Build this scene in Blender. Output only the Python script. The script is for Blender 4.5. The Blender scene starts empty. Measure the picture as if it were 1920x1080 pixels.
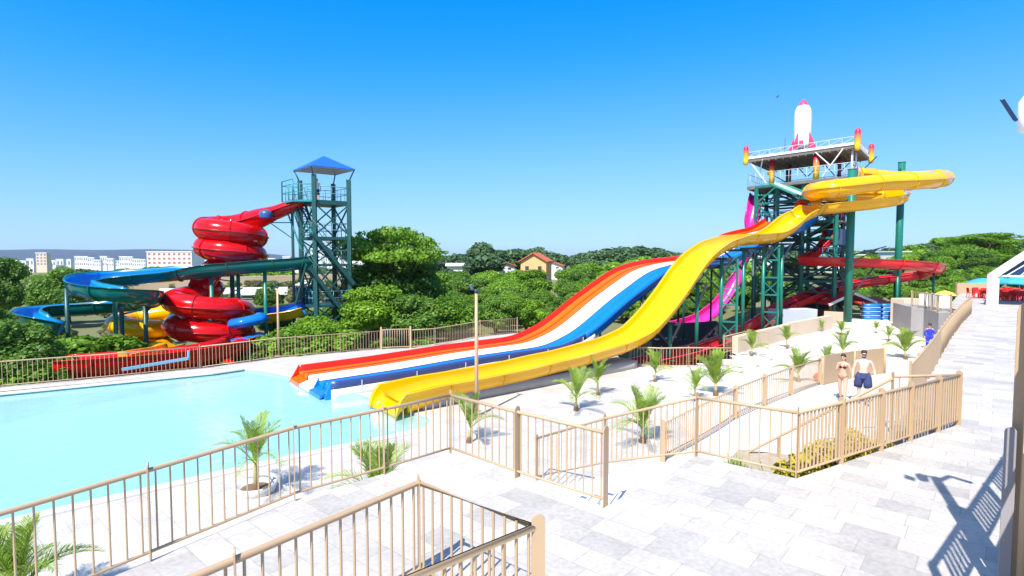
import bpy, bmesh, math, random
import numpy as np
from mathutils import Vector, Matrix
R = math.radians
scene = bpy.context.scene
COL = scene.collection

# ---------------------------------------------------------------- camera
F = 1050.0; PITCH = math.atan(55/1050); CAMZ = 3.5
cam_d = bpy.data.cameras.new('camera'); cam = bpy.data.objects.new('camera', cam_d); COL.objects.link(cam)
cam.location = (0, 0, CAMZ); cam.rotation_euler = (math.pi/2-PITCH, 0, 0)
cam_d.sensor_width = 36; cam_d.lens = 36*F/1920; cam_d.clip_start = 0.1; cam_d.clip_end = 9000
scene.camera = cam
# ---------------------------------------------------------------- sky, sun, exposure
SUN_EL = R(51); SDIR = Vector((.447, .894))          # horizontal direction shadows fall
world = bpy.data.worlds.new('World'); scene.world = world; world.use_nodes = True
nt = world.node_tree; nt.nodes.clear()
sky = nt.nodes.new('ShaderNodeTexSky'); sky.sky_type = 'NISHITA'; sky.sun_disc = False
sky.sun_elevation = SUN_EL; sky.sun_rotation = math.atan2(-SDIR.x, -SDIR.y)
sky.air_density = 1.0; sky.dust_density = 0.35; sky.ozone_density = 3.0
# camera-like colour response for the clear tropical sky (per channel curve on the sky's radiance)
m_in = nt.nodes.new('ShaderNodeVectorMath'); m_in.operation = 'SCALE'; m_in.inputs['Scale'].default_value = .115
m_out = nt.nodes.new('ShaderNodeVectorMath'); m_out.operation = 'SCALE'; m_out.inputs['Scale'].default_value = 1/.115
cu = nt.nodes.new('ShaderNodeRGBCurve')
for ci, ptsc in enumerate((((0, 0), (.14, .002), (.25, .08), (.37, .165), (.66, .29), (1, .36)), ((0, .03), (.24, .20), (.4, .314), (.57, .41), (.83, .505), (1, .56)), ((0, .1), (.3, .5), (.42, .6), (.63, .66), (1, .75)))):
    c_ = cu.mapping.curves[ci]; c_.points[0].location = ptsc[0]; c_.points[1].location = ptsc[-1]
    for q_ in ptsc[1:-1]: c_.points.new(*q_)
cu.mapping.update()
bg = nt.nodes.new('ShaderNodeBackground'); bg.inputs['Strength'].default_value = 0.115
wo = nt.nodes.new('ShaderNodeOutputWorld')
nt.links.new(sky.outputs[0], m_in.inputs[0]); nt.links.new(m_in.outputs[0], cu.inputs['Color']); nt.links.new(cu.outputs[0], m_out.inputs[0])
# high up the sky keeps its plain radiance
tcw = nt.nodes.new('ShaderNodeTexCoord'); sxw = nt.nodes.new('ShaderNodeSeparateXYZ'); mrw = nt.nodes.new('ShaderNodeMapRange'); mrw.interpolation_type = 'SMOOTHSTEP'
mrw.inputs[1].default_value = .47; mrw.inputs[2].default_value = .72; mxw = nt.nodes.new('ShaderNodeMix'); mxw.data_type = 'RGBA'
hi = nt.nodes.new('ShaderNodeVectorMath'); hi.operation = 'MULTIPLY'; hi.inputs[1].default_value = (1.3, 1.3, 1.4)
nt.links.new(tcw.outputs['Generated'], sxw.inputs[0]); nt.links.new(sxw.outputs['Z'], mrw.inputs[0]); nt.links.new(mrw.outputs[0], mxw.inputs['Factor'])
nt.links.new(sky.outputs[0], hi.inputs[0]); nt.links.new(m_out.outputs[0], mxw.inputs['A']); nt.links.new(hi.outputs[0], mxw.inputs['B']); nt.links.new(mxw.outputs['Result'], bg.inputs['Color']); nt.links.new(bg.outputs[0], wo.inputs[0])
sd = bpy.data.lights.new('sun', 'SUN'); sd.energy = 4.6; sd.angle = R(.5); sd.color = (1, .95, .87)
sun = bpy.data.objects.new('sun', sd); COL.objects.link(sun)
sv = Vector((SDIR.x*math.cos(SUN_EL), SDIR.y*math.cos(SUN_EL), -math.sin(SUN_EL)))
sun.rotation_euler = sv.to_track_quat('-Z', 'Y').to_euler(); sun.location = (0, 0, 40)
vs = scene.view_settings; vs.view_transform = 'Standard'; vs.look = 'None'; vs.gamma = 1; vs.exposure = 0.75
scene.render.engine = 'CYCLES'

# ---------------------------------------------------------------- measuring helpers
_cp, _sp = math.cos(PITCH), math.sin(PITCH)
def ray(px, py):
    a, b = (px-960)/F, (540-py)/F
    return Vector((a, _cp+b*_sp, -_sp+b*_cp))
def P(px, py, Y):
    d = ray(px, py); return Vector((0, 0, CAMZ))+d*(Y/d.y)
def G(px, py, z=0.0):
    d = ray(px, py); return Vector((0, 0, CAMZ))+d*((z-CAMZ)/d.z)
def PL(px, py, p0, u):                     # where the sight line meets the upright plane through p0 along u
    d = ray(px, py); n = Vector((-u[1], u[0]))
    t = (n.x*p0[0]+n.y*p0[1])/(n.x*d.x+n.y*d.y); q = Vector((0, 0, CAMZ))+d*t
    s = (q.x-p0[0])*u[0]+(q.y-p0[1])*u[1]; return s, q.z
def smooth(a, b, x):
    t = min(1, max(0, (x-a)/(b-a))); return t*t*(3-2*t)
def zl(x, y):                              # height of the lower (pool) level
    z = -2+.65*smooth(26, 46, y)*smooth(5, 12, x)
    z += .5*math.exp(-((x-12.5)**2+(y-19)**2)/30.0)*smooth(5, 9, x)
    return z
def GL(px, py):
    z = -2
    for _ in range(8):
        q = G(px, py, z); z = zl(q.x, q.y)
    q.z = z; return q
def catmull(pts, n=8):
    pts = [Vector(p) for p in pts]; out = []
    ext = [pts[0]*2-pts[1]]+pts+[pts[-1]*2-pts[-2]]
    for i in range(1, len(ext)-2):
        a, b, c, d = ext[i-1:i+3]
        for k in range(n):
            t = k/n
            out.append(.5*((2*b)+(c-a)*t+(2*a-5*b+4*c-d)*t*t+(3*b-a-3*c+d)*t**3))
    out.append(pts[-1]); return out
def resample(pts, step):
    L = [0]
    for a, b in zip(pts, pts[1:]): L.append(L[-1]+(b-a).length)
    n = max(2, int(L[-1]/step)+1); out = []; j = 0
    for i in range(n+1):
        t = L[-1]*i/n
        while j < len(L)-2 and L[j+1] < t: j += 1
        f = (t-L[j])/max(1e-9, L[j+1]-L[j]); out.append(pts[j].lerp(pts[j+1], min(1, f)))
    return out

# ---------------------------------------------------------------- mesh builder
class MB:
    def __init__(s): s.v = []; s.f = []; s.sm = []
    def add(s, vs, fs, smooth=False):
        o = len(s.v); s.v += [tuple(v) for v in vs]
        s.f += [tuple(o+i for i in f) for f in fs]; s.sm += [smooth]*len(fs); return s
    def box(s, c, size, rz=0, rx=0):
        M = Matrix.Translation(Vector(c)) @ Matrix.Rotation(rz, 4, 'Z') @ Matrix.Rotation(rx, 4, 'X')
        x, y, z = [k/2 for k in size]
        vs = [M @ Vector((a*x, b*y, d*z)) for a in (-1, 1) for b in (-1, 1) for d in (-1, 1)]
        return s.add(vs, [(0, 1, 3, 2), (4, 6, 7, 5), (0, 4, 5, 1), (2, 3, 7, 6), (0, 2, 6, 4), (1, 5, 7, 3)])
    def frame(s, a, b, up=None):
        t = (b-a).normalized(); up = up or (Vector((0, 0, 1)) if abs(t.z) < .95 else Vector((0, 1, 0)))
        l = t.cross(up).normalized(); return t, l, l.cross(t)
    def beam(s, a, b, w, h=None, up=None):
        a, b = Vector(a), Vector(b); h = h or w; t, l, u = s.frame(a, b, up)
        vs = [p+l*(i*w/2)+u*(j*h/2) for p in (a, b) for i, j in ((-1, -1), (1, -1), (1, 1), (-1, 1))]
        return s.add(vs, [(0, 1, 5, 4), (1, 2, 6, 5), (2, 3, 7, 6), (3, 0, 4, 7), (3, 2, 1, 0), (4, 5, 6, 7)])
    def rod(s, a, b, r, r2=None, n=8, cap=True):
        return s.tube([a, b], [r, r if r2 is None else r2], n, cap)
    def tube(s, pts, r, n=8, cap=True, closed=False):
        pts = [Vector(p) for p in pts]; m = len(pts); vs = []
        rr = r if isinstance(r, (list, tuple)) else [r]*m
        l = None
        for i, p in enumerate(pts):
            if closed: t = (pts[(i+1) % m]-pts[i-1]).normalized()
            else: t = (pts[min(i+1, m-1)]-pts[max(i-1, 0)]).normalized()
            if l is None: _, l, u = s.frame(p, p+t)
            l = (l-t*l.dot(t)).normalized(); u = l.cross(t)
            for k in range(n):
                a = 2*math.pi*k/n; vs.append(p+(l*math.cos(a)+u*math.sin(a))*rr[i])
        fs = []
        for i in range(m if closed else m-1):
            j = (i+1) % m
            for k in range(n):
                q = (k+1) % n; fs.append((i*n+k, i*n+q, j*n+q, j*n+k))
        o = len(s.v); s.add(vs, fs, True)
        if cap and not closed:
            s.f.append(tuple(o+k for k in range(n-1, -1, -1))); s.sm.append(False)
            s.f.append(tuple(o+(m-1)*n+k for k in range(n))); s.sm.append(False)
        return s
    def lathe(s, prof, c=(0, 0, 0), n=20, sm=True):
        c = Vector(c); vs = []
        for r, z in prof:
            for k in range(n):
                a = 2*math.pi*k/n; vs.append(c+Vector((r*math.cos(a), r*math.sin(a), z)))
        fs = [(i*n+k, i*n+(k+1) % n, (i+1)*n+(k+1) % n, (i+1)*n+k) for i in range(len(prof)-1) for k in range(n)]
        return s.add(vs, fs, sm)
    def prism(s, poly, z0, z1):
        n = len(poly); vs = [(p[0], p[1], z0) for p in poly]+[(p[0], p[1], z1) for p in poly]
        fs = [(i, (i+1) % n, n+(i+1) % n, n+i) for i in range(n)]+[tuple(range(n-1, -1, -1)), tuple(range(n, 2*n))]
        return s.add(vs, fs)
    def sweep(s, pts, sec, bank=None, smooth=True, cap=True, closed_sec=True, sel=None):
        """sweep outline sec [(lateral, up)] along pts"""
        m = len(pts); n = 0; vs = []
        for i, p in enumerate(pts):
            t = (pts[min(i+1, m-1)]-pts[max(i-1, 0)]).normalized()
            h = Vector((t.x, t.y, 0)); h = h.normalized() if h.length > 1e-6 else Vector((0, 1, 0))
            l = Vector((h.y, -h.x, 0)); u = l.cross(t).normalized()
            if bank: 
                b = bank[i] if isinstance(bank, (list, tuple)) else bank
                l, u = l*math.cos(b)+u*math.sin(b), u*math.cos(b)-l*math.sin(b)
            sc = sec(i/(m-1)) if callable(sec) else sec
            for a, b_ in sc: vs.append(p+l*a+u*b_)
            n = len(sc)
        fs = []
        for i in range(m-1):
            for k in range(n if closed_sec else n-1):
                q = (k+1) % n; fs.append((i*n+k, (i+1)*n+k, (i+1)*n+q, i*n+q))
        o = len(s.v); s.add(vs, fs, smooth)
        if cap and closed_sec:
            s.f.append(tuple(o+k for k in range(n))); s.sm.append(False)
            s.f.append(tuple(o+(m-1)*n+k for k in range(n-1, -1, -1))); s.sm.append(False)
        return s
    def mesh(s, name, off=Vector((0, 0, 0))):
        me = bpy.data.meshes.new(name)
        me.from_pydata([(v[0]-off.x, v[1]-off.y, v[2]-off.z) for v in s.v], [], s.f)
        me.polygons.foreach_set('use_smooth', s.sm); me.update()
        bm = bmesh.new(); bm.from_mesh(me)
        big = [f for f in bm.faces if len(f.verts) > 8]
        if big: bmesh.ops.triangulate(bm, faces=big)
        bmesh.ops.recalc_face_normals(bm, faces=bm.faces); bm.to_mesh(me); bm.free()
        return me

def tag(o, label=None, cat=None, group=None, kind=None):
    if label: o['label'] = label
    if cat: o['category'] = cat
    if group: o['group'] = group
    if kind: o['kind'] = kind
    return o
def thing(name, label, cat, loc=(0, 0, 0), group=None):
    o = bpy.data.objects.new(name, None); COL.objects.link(o); o.location = loc
    o.empty_display_size = .3; return tag(o, label, cat, group)
def origin(o):
    v = Vector((0, 0, 0))
    while o: v += Vector(o.location); o = o.parent
    return v
def obj(name, mb, mat, parent=None, bevel=0, label=None):
    me = mb.mesh(name, origin(parent)) if isinstance(mb, MB) else mb
    if mat and not me.materials: me.materials.append(mat)
    o = bpy.data.objects.new(name, me); COL.objects.link(o)
    if parent: o.parent = parent
    if bevel:
        b = o.modifiers.new('bevel', 'BEVEL'); b.width = bevel; b.segments = 2; b.limit_method = 'ANGLE'
    if label: o['label'] = label
    return o
def solo(name, mb, mat, label, cat, group=None, bevel=0):
    return tag(obj(name, mb, mat, None, bevel), label, cat, group)
def struct(name, mb, mat, kind='structure'):
    return tag(obj(name, mb, mat), kind=kind)
def kids(o): return [c for c in bpy.data.objects if c.parent == o]
_kc = {}
def dup(root, loc, rz=0, sc=1.0, label=None, group=None):
    if root not in _kc: _kc[root] = [(c, kids(c)) for c in kids(root)]
    r = root.copy(); COL.objects.link(r); r.location = loc; r.rotation_euler = (0, 0, rz)
    r.scale = (sc, sc, sc) if not isinstance(sc, tuple) else sc
    if label: r['label'] = label
    if group: r['group'] = group
    for c, gs in _kc[root]:
        d = c.copy(); COL.objects.link(d); d.parent = r
        for g in gs:
            e = g.copy(); COL.objects.link(e); e.parent = d
    return r
def place(root, loc, rz=0, sc=1.0, label=None):
    root.location = loc; root.rotation_euler = (0, 0, rz); root.scale = sc if isinstance(sc, tuple) else (sc, sc, sc)
    if label: root['label'] = label

# ---------------------------------------------------------------- materials
MT = {}
def mat(name, col, rough=.6, var=.08, scale=3, bump=0.0, bscale=40, metal=0, spec=.5, col2=None, coat=0):
    if name in MT: return MT[name]
    m = bpy.data.materials.new(name); m.use_nodes = True; t = m.node_tree; n = t.nodes; L = t.links
    b = n['Principled BSDF']; b.inputs['Roughness'].default_value = rough; b.inputs['Metallic'].default_value = metal
    b.inputs['Specular IOR Level'].default_value = spec; b.inputs['Coat Weight'].default_value = coat
    tc = n.new('ShaderNodeTexCoord'); no = n.new('ShaderNodeTexNoise'); no.inputs['Scale'].default_value = scale; no.inputs['Detail'].default_value = 5
    L.new(tc.outputs['Object'], no.inputs['Vector'])
    mx = n.new('ShaderNodeMix'); mx.data_type = 'RGBA'; L.new(no.outputs['Fac'], mx.inputs['Factor'])
    c2 = col2 or tuple(min(1, c*(1+var)) for c in col)
    mx.inputs['A'].default_value = (*[c*(1-var) for c in col], 1); mx.inputs['B'].default_value = (*c2, 1)
    L.new(mx.outputs['Result'], b.inputs['Base Color'])
    if bump:
        n2 = n.new('ShaderNodeTexNoise'); n2.inputs['Scale'].default_value = bscale; L.new(tc.outputs['Object'], n2.inputs['Vector'])
        bp = n.new('ShaderNodeBump'); bp.inputs['Strength'].default_value = bump; bp.inputs['Distance'].default_value = .02
        L.new(n2.outputs['Fac'], bp.inputs['Height']); L.new(bp.outputs[0], b.inputs['Normal'])
    MT[name] = m; return m
def tile_mat(name, c1, c2, mortar, rot, w=.6, h=.4, rough=.55, msize=.006):
    m = bpy.data.materials.new(name); m.use_nodes = True; t = m.node_tree; n = t.nodes; L = t.links; b = n['Principled BSDF']
    ge = n.new('ShaderNodeNewGeometry'); mp = n.new('ShaderNodeMapping'); mp.inputs['Rotation'].default_value = (0, 0, rot)
    L.new(ge.outputs['Position'], mp.inputs[0])
    br = n.new('ShaderNodeTexBrick'); L.new(mp.outputs[0], br.inputs[0]); br.inputs['Scale'].default_value = 1
    br.inputs['Brick Width'].default_value = w; br.inputs['Row Height'].default_value = h; br.inputs['Mortar Size'].default_value = msize
    br.inputs['Color1'].default_value = (*c1, 1); br.inputs['Color2'].default_value = (*c2, 1); br.inputs['Mortar'].default_value = (*mortar, 1)
    br.inputs['Bias'].default_value = -.35; br.offset = .37; br.squash = 1.3; br.squash_frequency = 3
    no = n.new('ShaderNodeTexNoise'); no.inputs['Scale'].default_value = 1.1; no.inputs['Detail'].default_value = 9; L.new(ge.outputs['Position'], no.inputs[0])
    n3 = n.new('ShaderNodeTexNoise'); n3.inputs['Scale'].default_value = 14; n3.inputs['Detail'].default_value = 6; L.new(ge.outputs['Position'], n3.inputs[0])
    ad = n.new('ShaderNodeMath'); ad.operation = 'ADD'; L.new(no.outputs[0], ad.inputs[0]); L.new(n3.outputs[0], ad.inputs[1])
    mr = n.new('ShaderNodeMapRange'); mr.inputs[1].default_value = .75; mr.inputs[2].default_value = 1.3; mr.inputs[3].default_value = .8; mr.inputs[4].default_value = 1.12; L.new(ad.outputs[0], mr.inputs[0])
    vm = n.new('ShaderNodeVectorMath'); vm.operation = 'SCALE'; L.new(br.outputs['Color'], vm.inputs[0]); L.new(mr.outputs[0], vm.inputs['Scale'])
    L.new(vm.outputs[0], b.inputs['Base Color']); b.inputs['Roughness'].default_value = rough
    bp = n.new('ShaderNodeBump'); bp.inputs['Strength'].default_value = .25; bp.inputs['Distance'].default_value = .01
    L.new(br.outputs['Fac'], bp.inputs['Height']); bp.invert = True; L.new(bp.outputs[0], b.inputs['Normal'])
    MT[name] = m; return m
def leaf_mat(name, dark, light, scale=.35):
    m = bpy.data.materials.new(name); m.use_nodes = True; t = m.node_tree; n = t.nodes; L = t.links; b = n['Principled BSDF']
    b.inputs['Roughness'].default_value = .5; b.inputs['Specular IOR Level'].default_value = .35
    oi = n.new('ShaderNodeObjectInfo'); ge = n.new('ShaderNodeNewGeometry')
    no = n.new('ShaderNodeTexNoise'); no.inputs['Scale'].default_value = scale; no.inputs['Detail'].default_value = 3; L.new(ge.outputs['Position'], no.inputs[0])
    a = n.new('ShaderNodeMath'); a.operation = 'MULTIPLY_ADD'; a.inputs[1].default_value = .45; L.new(ge.outputs['Random Per Island'], a.inputs[0]); L.new(no.outputs[0], a.inputs[2])
    a2 = n.new('ShaderNodeMath'); a2.operation = 'MULTIPLY_ADD'; a2.inputs[1].default_value = .45; L.new(oi.outputs['Random'], a2.inputs[0]); L.new(a.outputs[0], a2.inputs[2])
    mr = n.new('ShaderNodeMapRange'); mr.inputs[1].default_value = .45; mr.inputs[2].default_value = 1.3; L.new(a2.outputs[0], mr.inputs[0])
    mx = n.new('ShaderNodeMix'); mx.data_type = 'RGBA'; mx.inputs['A'].default_value = (*dark, 1); mx.inputs['B'].default_value = (*light, 1)
    L.new(mr.outputs[0], mx.inputs['Factor']); L.new(mx.outputs['Result'], b.inputs['Base Color'])
    tr = n.new('ShaderNodeBsdfTranslucent'); L.new(mx.outputs['Result'], tr.inputs[0])
    ms = n.new('ShaderNodeMixShader'); ms.inputs[0].default_value = .38; L.new(b.outputs[0], ms.inputs[1]); L.new(tr.outputs[0], ms.inputs[2])
    L.new(ms.outputs[0], n['Material Output'].inputs[0]); MT[name] = m; return m

BEIGE = mat('beige_paint', (.47, .33, .20), .42, .05, 6)
WALKM = tile_mat('stone_paving', (.56, .522, .478), (.34, .325, .312), (.38, .36, .335), R(41))
DECKM = tile_mat('pool_deck_paving', (.58, .54, .495), (.47, .445, .42), (.38, .37, .35), R(41), .5, .5)
SANDM = mat('white_sand', (.60, .565, .52), .9, .08, .6, .3, 30)
CONC = mat('concrete', (.36, .34, .33), .85, .18, 1.2, .3, 12)
CREAM = mat('cream_plaster', (.62, .50, .38), .8, .06, 1, .1)
WHITE = mat('white_paint', (.8, .8, .8), .4, .03, 4)
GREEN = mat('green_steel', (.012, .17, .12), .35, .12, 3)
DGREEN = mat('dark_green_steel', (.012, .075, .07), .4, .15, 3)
TEALST = mat('teal_steel', (.02, .26, .27), .35, .1, 3)
DARKST = mat('dark_steel', (.03, .045, .06), .4, .15, 3)
def gel(name, c, r=.16): return mat(name, c, r, .16, .7, .03, 3, coat=.15, spec=.4)
RED = gel('red_gelcoat', (.58, .003, .004)); YEL = gel('yellow_gelcoat', (.86, .44, .0)); ORG = gel('orange_gelcoat', (.80, .12, .002))
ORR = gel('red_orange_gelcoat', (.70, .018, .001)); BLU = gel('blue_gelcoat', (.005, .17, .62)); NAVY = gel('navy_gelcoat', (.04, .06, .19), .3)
TEAL = gel('teal_gelcoat', (.002, .12, .11)); MAG = gel('magenta_gelcoat', (.62, .02, .24)); WGEL = gel('white_gelcoat', (.8, .8, .82)); DRED = gel('dark_red_gelcoat', (.42, .008, .02), .25)
PINKR = gel('pink_red_gelcoat', (.66, .022, .03), .3); LBLU = gel('light_blue_gelcoat', (.005, .22, .58), .25)
RAIL_W = mat('white_rail', (.78, .78, .8), .4, .03)

# ---------------------------------------------------------------- terrain
def T(x, y):
    z = -3.3-.8*smooth(-10, -40, x) if y < 200 else -4.1
    z = -3.4 - 1.2*smooth(45, 90, y)*smooth(10, -20, x) + 3.0*smooth(70, 170, y)*smooth(-50, -5, x)*(1-smooth(400, 900, y))
    az = x/max(y, 1)
    z += 4.6*smooth(.50, .85, az)*smooth(60, 150, y)*(1-smooth(500, 1200, y))
    z += .5*math.sin(x*.05+1)*math.sin(y*.043)
    if y > 200: z -= 8*smooth(250, 700, y)
    z += 1.3*smooth(16, 24, x)*smooth(38, 48, y)*(1-smooth(62, 80, y))
    if -2 < x < 48 and y < 52: z = min(z, zl(x, y)-.3)
    return z
g = MB(); xs = list(np.linspace(-70, 90, 65))+list(np.geomspace(94, 4000, 26)); xs = [-x for x in np.geomspace(4000, 74, 28)]+xs
ys = list(np.linspace(-30, 110, 57))+list(np.geomspace(116, 6000, 42))
vv = [(x, y, T(x, y)) for y in ys for x in xs]; nx = len(xs)
g.add(vv, [(j*nx+i, j*nx+i+1, (j+1)*nx+i+1, (j+1)*nx+i) for j in range(len(ys)-1) for i in range(nx-1)], True)
GRD = mat('scrub_ground', (.07, .11, .025), .95, .3, .05, .4, 2, col2=(.26, .24, .11))
struct('ground', g, GRD)
# far plateau
h = MB(); n = 60; vs_ = []
for i in range(n+1):
    x = -3600+2500*i/n; hh = 52*smooth(n, n-14, i)+2.0*math.sin(i*.5)
    vs_ += [(x, 2450, -14), (x*1.01, 2700, hh*.55-4), (x*1.03, 3000, hh), (x*1.05, 3500, hh)]
h.add(vs_, [(4*i+k, 4*i+4+k, 4*i+5+k, 4*i+1+k) for i in range(n) for k in range(3)], True)
struct('far_hills', h, mat('haze_blue_scrub', (.028, .05, .095), .95, .25, .01))  # blue of the distant haze is put into the scrub colour
# ---------------------------------------------------------------- levels: upper walk, pool level, pool
def xy(v): return (v.x, v.y)
fL = [G(283, 1050), G(553, 937), G(720, 888), G(845, 850)]
fL = [fL[0]*3.2-fL[1]*2.2, fL[0]*2-fL[1]]+fL
K1 = G(845, 850); K2 = G(970, 895); K3 = G(1135, 950); Q2 = G(1305, 856)
C1 = G(1493, 897); C2 = G(1795, 797); C3 = Vector((7.9, 11.5, 0)); G0 = Vector((9.15, 12.75, 0))
GE = [G0, Vector((12.15, 16.15, 0)), Vector((18.3, 23.3, 0)), Vector((24.2, 30.0, 0)), G(1821, 588.5)]
walk = [(-22, -14), xy(fL[0]+Vector((-3, -4, 0))), xy(fL[0])]+[xy(p) for p in fL[1:]]+[xy(K2), xy(K3), xy(Q2), xy(C1), xy(C2), xy(C3)]+[xy(p) for p in GE]+[(29.6, 36.6), (32, 41), (50, 62), (90, 62), (85, -14)]
off = []
m = MB().prism([Vector(p) for p in walk], -4.6, 0.0)
struct('upper_walk', m, WALKM)
m = MB(); cop = [fL[1], fL[2], fL[3], fL[4], K1, K2, K3]
# pool deck (flat) around the pool
near = [(-24, -1.2), (-17.6, 5.5), xy(G(120, 957, -2)), xy(G(560, 856, -2)), xy(G(787, 809, -2))]
ends = [(-2.75, 18.9), (-4.3, 20.6), (-6.4, 22.7), (-8.0, 23.7), (-9.3, 25.0), (-11.6, 26.8)]
far = [xy(G(455, 692, -2)), xy(G(400, 700, -2)), xy(G(0, 739, -2)), (-36, 14.0)]
fence_far = [(-40, 11.5)]+[xy(G(a, b, -2)) for a, b in ((0, 727), (193, 710), (375, 692), (520, 672), (715, 655), (770, 653), (900, 632), (970, 625))]
ffo = [(p[0]-.12, p[1]+.22) for p in fence_far]
deck = near+ends+far+[(-40, 11.0)]+ffo[1:]+[(5.8, 43), (6, 30), (6, 5), (6, -3), (-24, -6)]
struct('pool_deck', MB().prism([Vector(p) for p in deck], -4.2, -2.0), DECKM)
dk = MB(); gx = np.linspace(5.6, 46, 82); gy = np.linspace(6, 50, 89)
def dkz(x, y): return zl(x, y)+.004
edge_ = [xy(GL(a, b)) for a, b in ((1172, 688), (1290, 689), (1372, 676), (1378, 662), (1478, 634), (1556, 616), (1600, 600), (1700, 600))]
def inside(x, y): return y < np.interp(x, [p[0] for p in edge_], [p[1] for p in edge_])+.4 or x > edge_[-1][0]
dk.add([(x, y, dkz(x, y)) for y in gy for x in gx], [(j*82+i, j*82+i+1, (j+1)*82+i+1, (j+1)*82+i) for j in range(88) for i in range(81) if inside(gx[i], gy[j])], True)
struct('sand_terrace', dk, SANDM)
pool = near+ends+far
MT_ = bpy.data.materials
# basin
POOLF = mat('pool_plaster', (.52, .90, .94), .6, .04, .5, col2=(.58, .93, .96))
bs = MB(); np_ = len(pool)
def pz(p):                     # beach entry is shallow near the slide ends
    d = min((Vector(p)-Vector(q)).length for q in ends+far[:1]); return -2.35-.9*smooth(1, 9, d)
pc = Vector((-14.5, 17.0))
rings = []
for k in (0, .12, .3, .6, .9):
    rings.append([Vector(p).lerp(pc, k) for p in pool])
vs_ = []
for ri, r in enumerate(rings):
    for p in r: vs_.append((p.x, p.y, pz(p) if ri else -2.0))
vs_ = [(p[0], p[1], -2.004) for p in pool]+[(p[0], p[1], pz(p)) for p in pool]+[v for r in rings[1:] for v in [(p.x, p.y, pz(p)) for p in r]]
fs_ = [(i*np_+k, i*np_+(k+1) % np_, (i+1)*np_+(k+1) % np_, (i+1)*np_+k) for i in range(len(rings)) for k in range(np_)]
bs.add(vs_, fs_); bs.f.append(tuple(len(rings)*np_+k for k in range(np_))); bs.sm.append(False)
struct('pool_basin', bs, POOLF)
wm = bpy.data.materials.new('pool_water'); wm.use_nodes = True; t = wm.node_tree; n = t.nodes; L = t.links; n.clear()
o_ = n.new('ShaderNodeOutputMaterial'); tr = n.new('ShaderNodeBsdfTransparent'); tr.inputs[0].default_value = (.74, .98, 1, 1)
gl = n.new('ShaderNodeBsdfGlossy'); gl.inputs['Roughness'].default_value = .06; fr = n.new('ShaderNodeFresnel'); fr.inputs[0].default_value = 1.33
ms = n.new('ShaderNodeMixShader'); no = n.new('ShaderNodeTexNoise'); no.inputs['Scale'].default_value = 1.6; no.inputs['Detail'].default_value = 5
ge = n.new('ShaderNodeNewGeometry'); L.new(ge.outputs['Position'], no.inputs[0]); bp = n.new('ShaderNodeBump'); bp.inputs['Strength'].default_value = .6; bp.inputs['Distance'].default_value = .06
L.new(no.outputs[0], bp.inputs['Height']); L.new(bp.outputs[0], gl.inputs['Normal']); L.new(bp.outputs[0], fr.inputs['Normal'])
df = n.new('ShaderNodeBsdfDiffuse'); df.inputs[0].default_value = (.54, .93, .96, 1); m2 = n.new('ShaderNodeMixShader'); m2.inputs[0].default_value = .62
L.new(tr.outputs[0], m2.inputs[1]); L.new(df.outputs[0], m2.inputs[2])
fm = n.new('ShaderNodeMath'); fm.operation = 'MULTIPLY'; fm.inputs[1].default_value = .42; L.new(fr.outputs[0], fm.inputs[0])
L.new(fm.outputs[0], ms.inputs[0]); L.new(m2.outputs[0], ms.inputs[1]); L.new(gl.outputs[0], ms.inputs[2]); L.new(ms.outputs[0], o_.inputs[0])
w_ = MB().add([(p[0]+(pc.x-p[0])*.0005, p[1]+(pc.y-p[1])*.0005, -2.09) for p in pool], [tuple(range(np_))])
struct('water', w_, wm)
# raised rim along the pool's near and far edges
m = MB()
for a in (near, far):
    for p, q in zip(a, a[1:]):
        m.beam((p[0], p[1], -1.985), (q[0], q[1], -1.985), .34, .06)
struct('pool_coping', m, mat('pale_coping', (.6, .58, .56), .6, .06, 2))

# ---------------------------------------------------------------- fences
_bal = {}
def bal_mesh(h, r, key):
    k = (round(h, 2), r)
    if k not in _bal:
        me = MB().rod((0, 0, 0), (0, 0, h), r, n=8, cap=False).mesh('baluster'); me.materials.append(BEIGE); _bal[k] = me
    return _bal[k]
def rounded_plate(mb, p, wdir, w, h, th=.012):
    """flat post, rounded top, its width along wdir"""
    wd = Vector((wdir[0], wdir[1], 0)).normalized(); nd = Vector((-wd.y, wd.x, 0)); pts = [(-w/2, 0), (w/2, 0)]
    for k in range(7):
        a = math.pi*k/6; pts.append((w/2*math.cos(a), h-w/2+w/2*math.sin(a)))
    n = len(pts); vs = [Vector(p)+wd*a+Vector((0, 0, b))+nd*(s*th/2) for s in (-1, 1) for a, b in pts]
    mb.add(vs, [tuple(range(n-1, -1, -1)), tuple(range(n, 2*n))]+[(i, (i+1) % n, n+(i+1) % n, n+i) for i in range(n)])
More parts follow.
